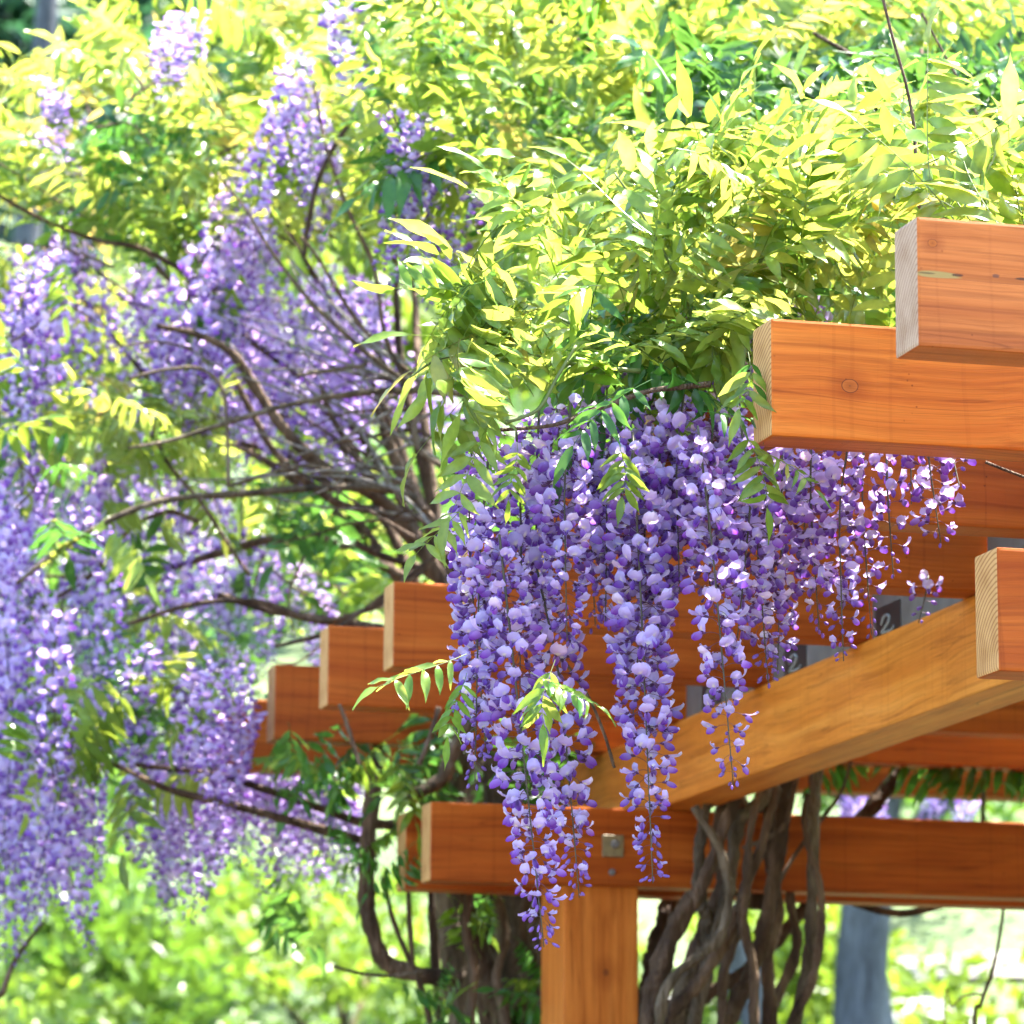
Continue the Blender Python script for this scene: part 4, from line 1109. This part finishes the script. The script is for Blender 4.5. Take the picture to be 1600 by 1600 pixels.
tree('teal_tree', 'deep teal green tree behind the far left racemes', at(45, 52), 52, 7.5, 3.6, GT, 4, .3, low=.25, n=5000, leaf=.22)
tree('hill_tree', 'yellow green tree on the slope above the pergola centre', at(760, 62), 62, 9, 4.5, GY_, 6, .3, low=.2, n=4500, leaf=.24)
tree('hill_tree', 'dark green tree at the far right edge behind the lime canopy', at(1640, 40), 40, 13, 4, GD, 8, .3, low=.25, n=5000, leaf=.22)
tree('hill_tree', 'pale green tree behind the middle racemes on the left', at(520, 44), 44, 6, 2.8, GY_, 9, .22, low=.3, n=4500, leaf=.2)

def shrub(label, x, y, r, h, tint, seed, n=1800, leaf=.09):
    rg = np.random.default_rng(seed)
    z = float(terrain_z(np.array(x), np.array(y)))
    t = thing('shrub', label, 'shrub', (x, y, z - .03), 'shrubs on the slope')
    cl_ = [(rg.normal(0, r * .45), rg.normal(0, r * .45), h * rg.uniform(.25, .75), r * rg.uniform(.35, .6)) for _ in range(7)]
    mb = MB()
    for k in range(5):
        c = np.array(cl_[k][:3]); V, T = tube(catmull([(rg.normal(0, .05), rg.normal(0, .05), 0), c * .5 + (0, 0, .05), c], 8), [.03, .008], 5, .1, True, k); mb.add(V, T)
    link('branches', mb.mesh('branches', [M_BARK]), t)
    V, T, C = foliage_mass(cl_, n, leaf, rg, tint); link('crown', mesh('crown', V, T, C, [M_FARLEAF], smooth=False), t)
SH = [(30, 19, 1.0, 1.3, GB, 'rounded green shrub in the bottom left corner'), (150, 22, 1.3, 1.6, GY_, 'yellow green shrub below the leftmost racemes'),
      (330, 20, .8, .95, GD, 'low dark green shrub between the pale paths at lower left'), (420, 24, 1.3, 1.5, GB, 'loose green shrub left of the arching stem'),
      (560, 21, .7, .7, GY_, 'small bright shrub below the arching stem'), (540, 28, 1.6, 2.2, GY_, 'tall lime shrub behind the arching stem'),
      (1450, 20, .9, 1.1, GB, 'green shrub right of the blue grey trunk'), (1540, 24, 1.4, 2.0, GY_, 'pale lime shrub at the lower right edge'),
      (1600, 21, .8, 1.2, GB, 'leafy shrub in the bottom right corner'), (1200, 25, 1.2, 1.9, GY_, 'sunlit shrub glimpsed between the vine stems'),
      (70, 24, 1.3, 2.0, GY_, 'leafy lime shrub under the tips of the leftmost racemes'), (185, 25.5, 1.3, 2.1, GB, 'fresh green shrub behind the slim stems at lower left'),
      (1330, 30, 1.8, 3.0, GB, 'large green shrub behind the grey trunks'), (250, 30, 1.8, 2.6, GB, 'broad green bush behind the hanging racemes at lower left')]
for k, (px, Y, r, h, tn, lb) in enumerate(SH): shrub(lb, at(px, Y), Y, r, h, tn, 60 + k)

def rock(label, px, Y, s, seed):
    rg = np.random.default_rng(seed); bm = bmesh.new(); bmesh.ops.create_icosphere(bm, subdivisions=3, radius=1)
    a = rg.normal(size=(6, 3))
    for v in bm.verts:
        c = np.array(v.co); k = 1 + .16 * sum(math.sin(3 * (c @ q)) for q in a) / 2
        v.co = Vector((c[0] * k * s * 1.3, c[1] * k * s, max(c[2], -.4) * k * s * .75))
    me = bpy.data.meshes.new('rock'); bm.to_mesh(me); bm.free(); me.materials.append(M_ROCK)
    x = at(px, Y); o = link('rock', me); o.location = (x, Y, float(terrain_z(np.array(x), np.array(Y))) + .2 * s)
    o['label'] = label; o['category'] = 'rock'; o['group'] = 'pale rocks on the slope'
M_ROCK = plain('pale_rock', (0.34, 0.33, 0.32), .85, var=.25, scale=5)
for k, (px, Y, s, lb) in enumerate([(230, 18.5, .16, 'pale rock low beneath the racemes at lower left'), (20, 18, .2, 'pale rock at the bottom left edge'), (440, 19, .22, 'pale rock left of the bottom of the arching stem'),
                                    (1570, 26, .45, 'white sunlit rock at the right edge below the girder'), (1450, 27, .4, 'pale rock right of the blue grey trunk'), (1215, 19, .22, 'pale rock between the vine stems at the bottom')]):
    rock(lb, px, Y, s, 90 + k)
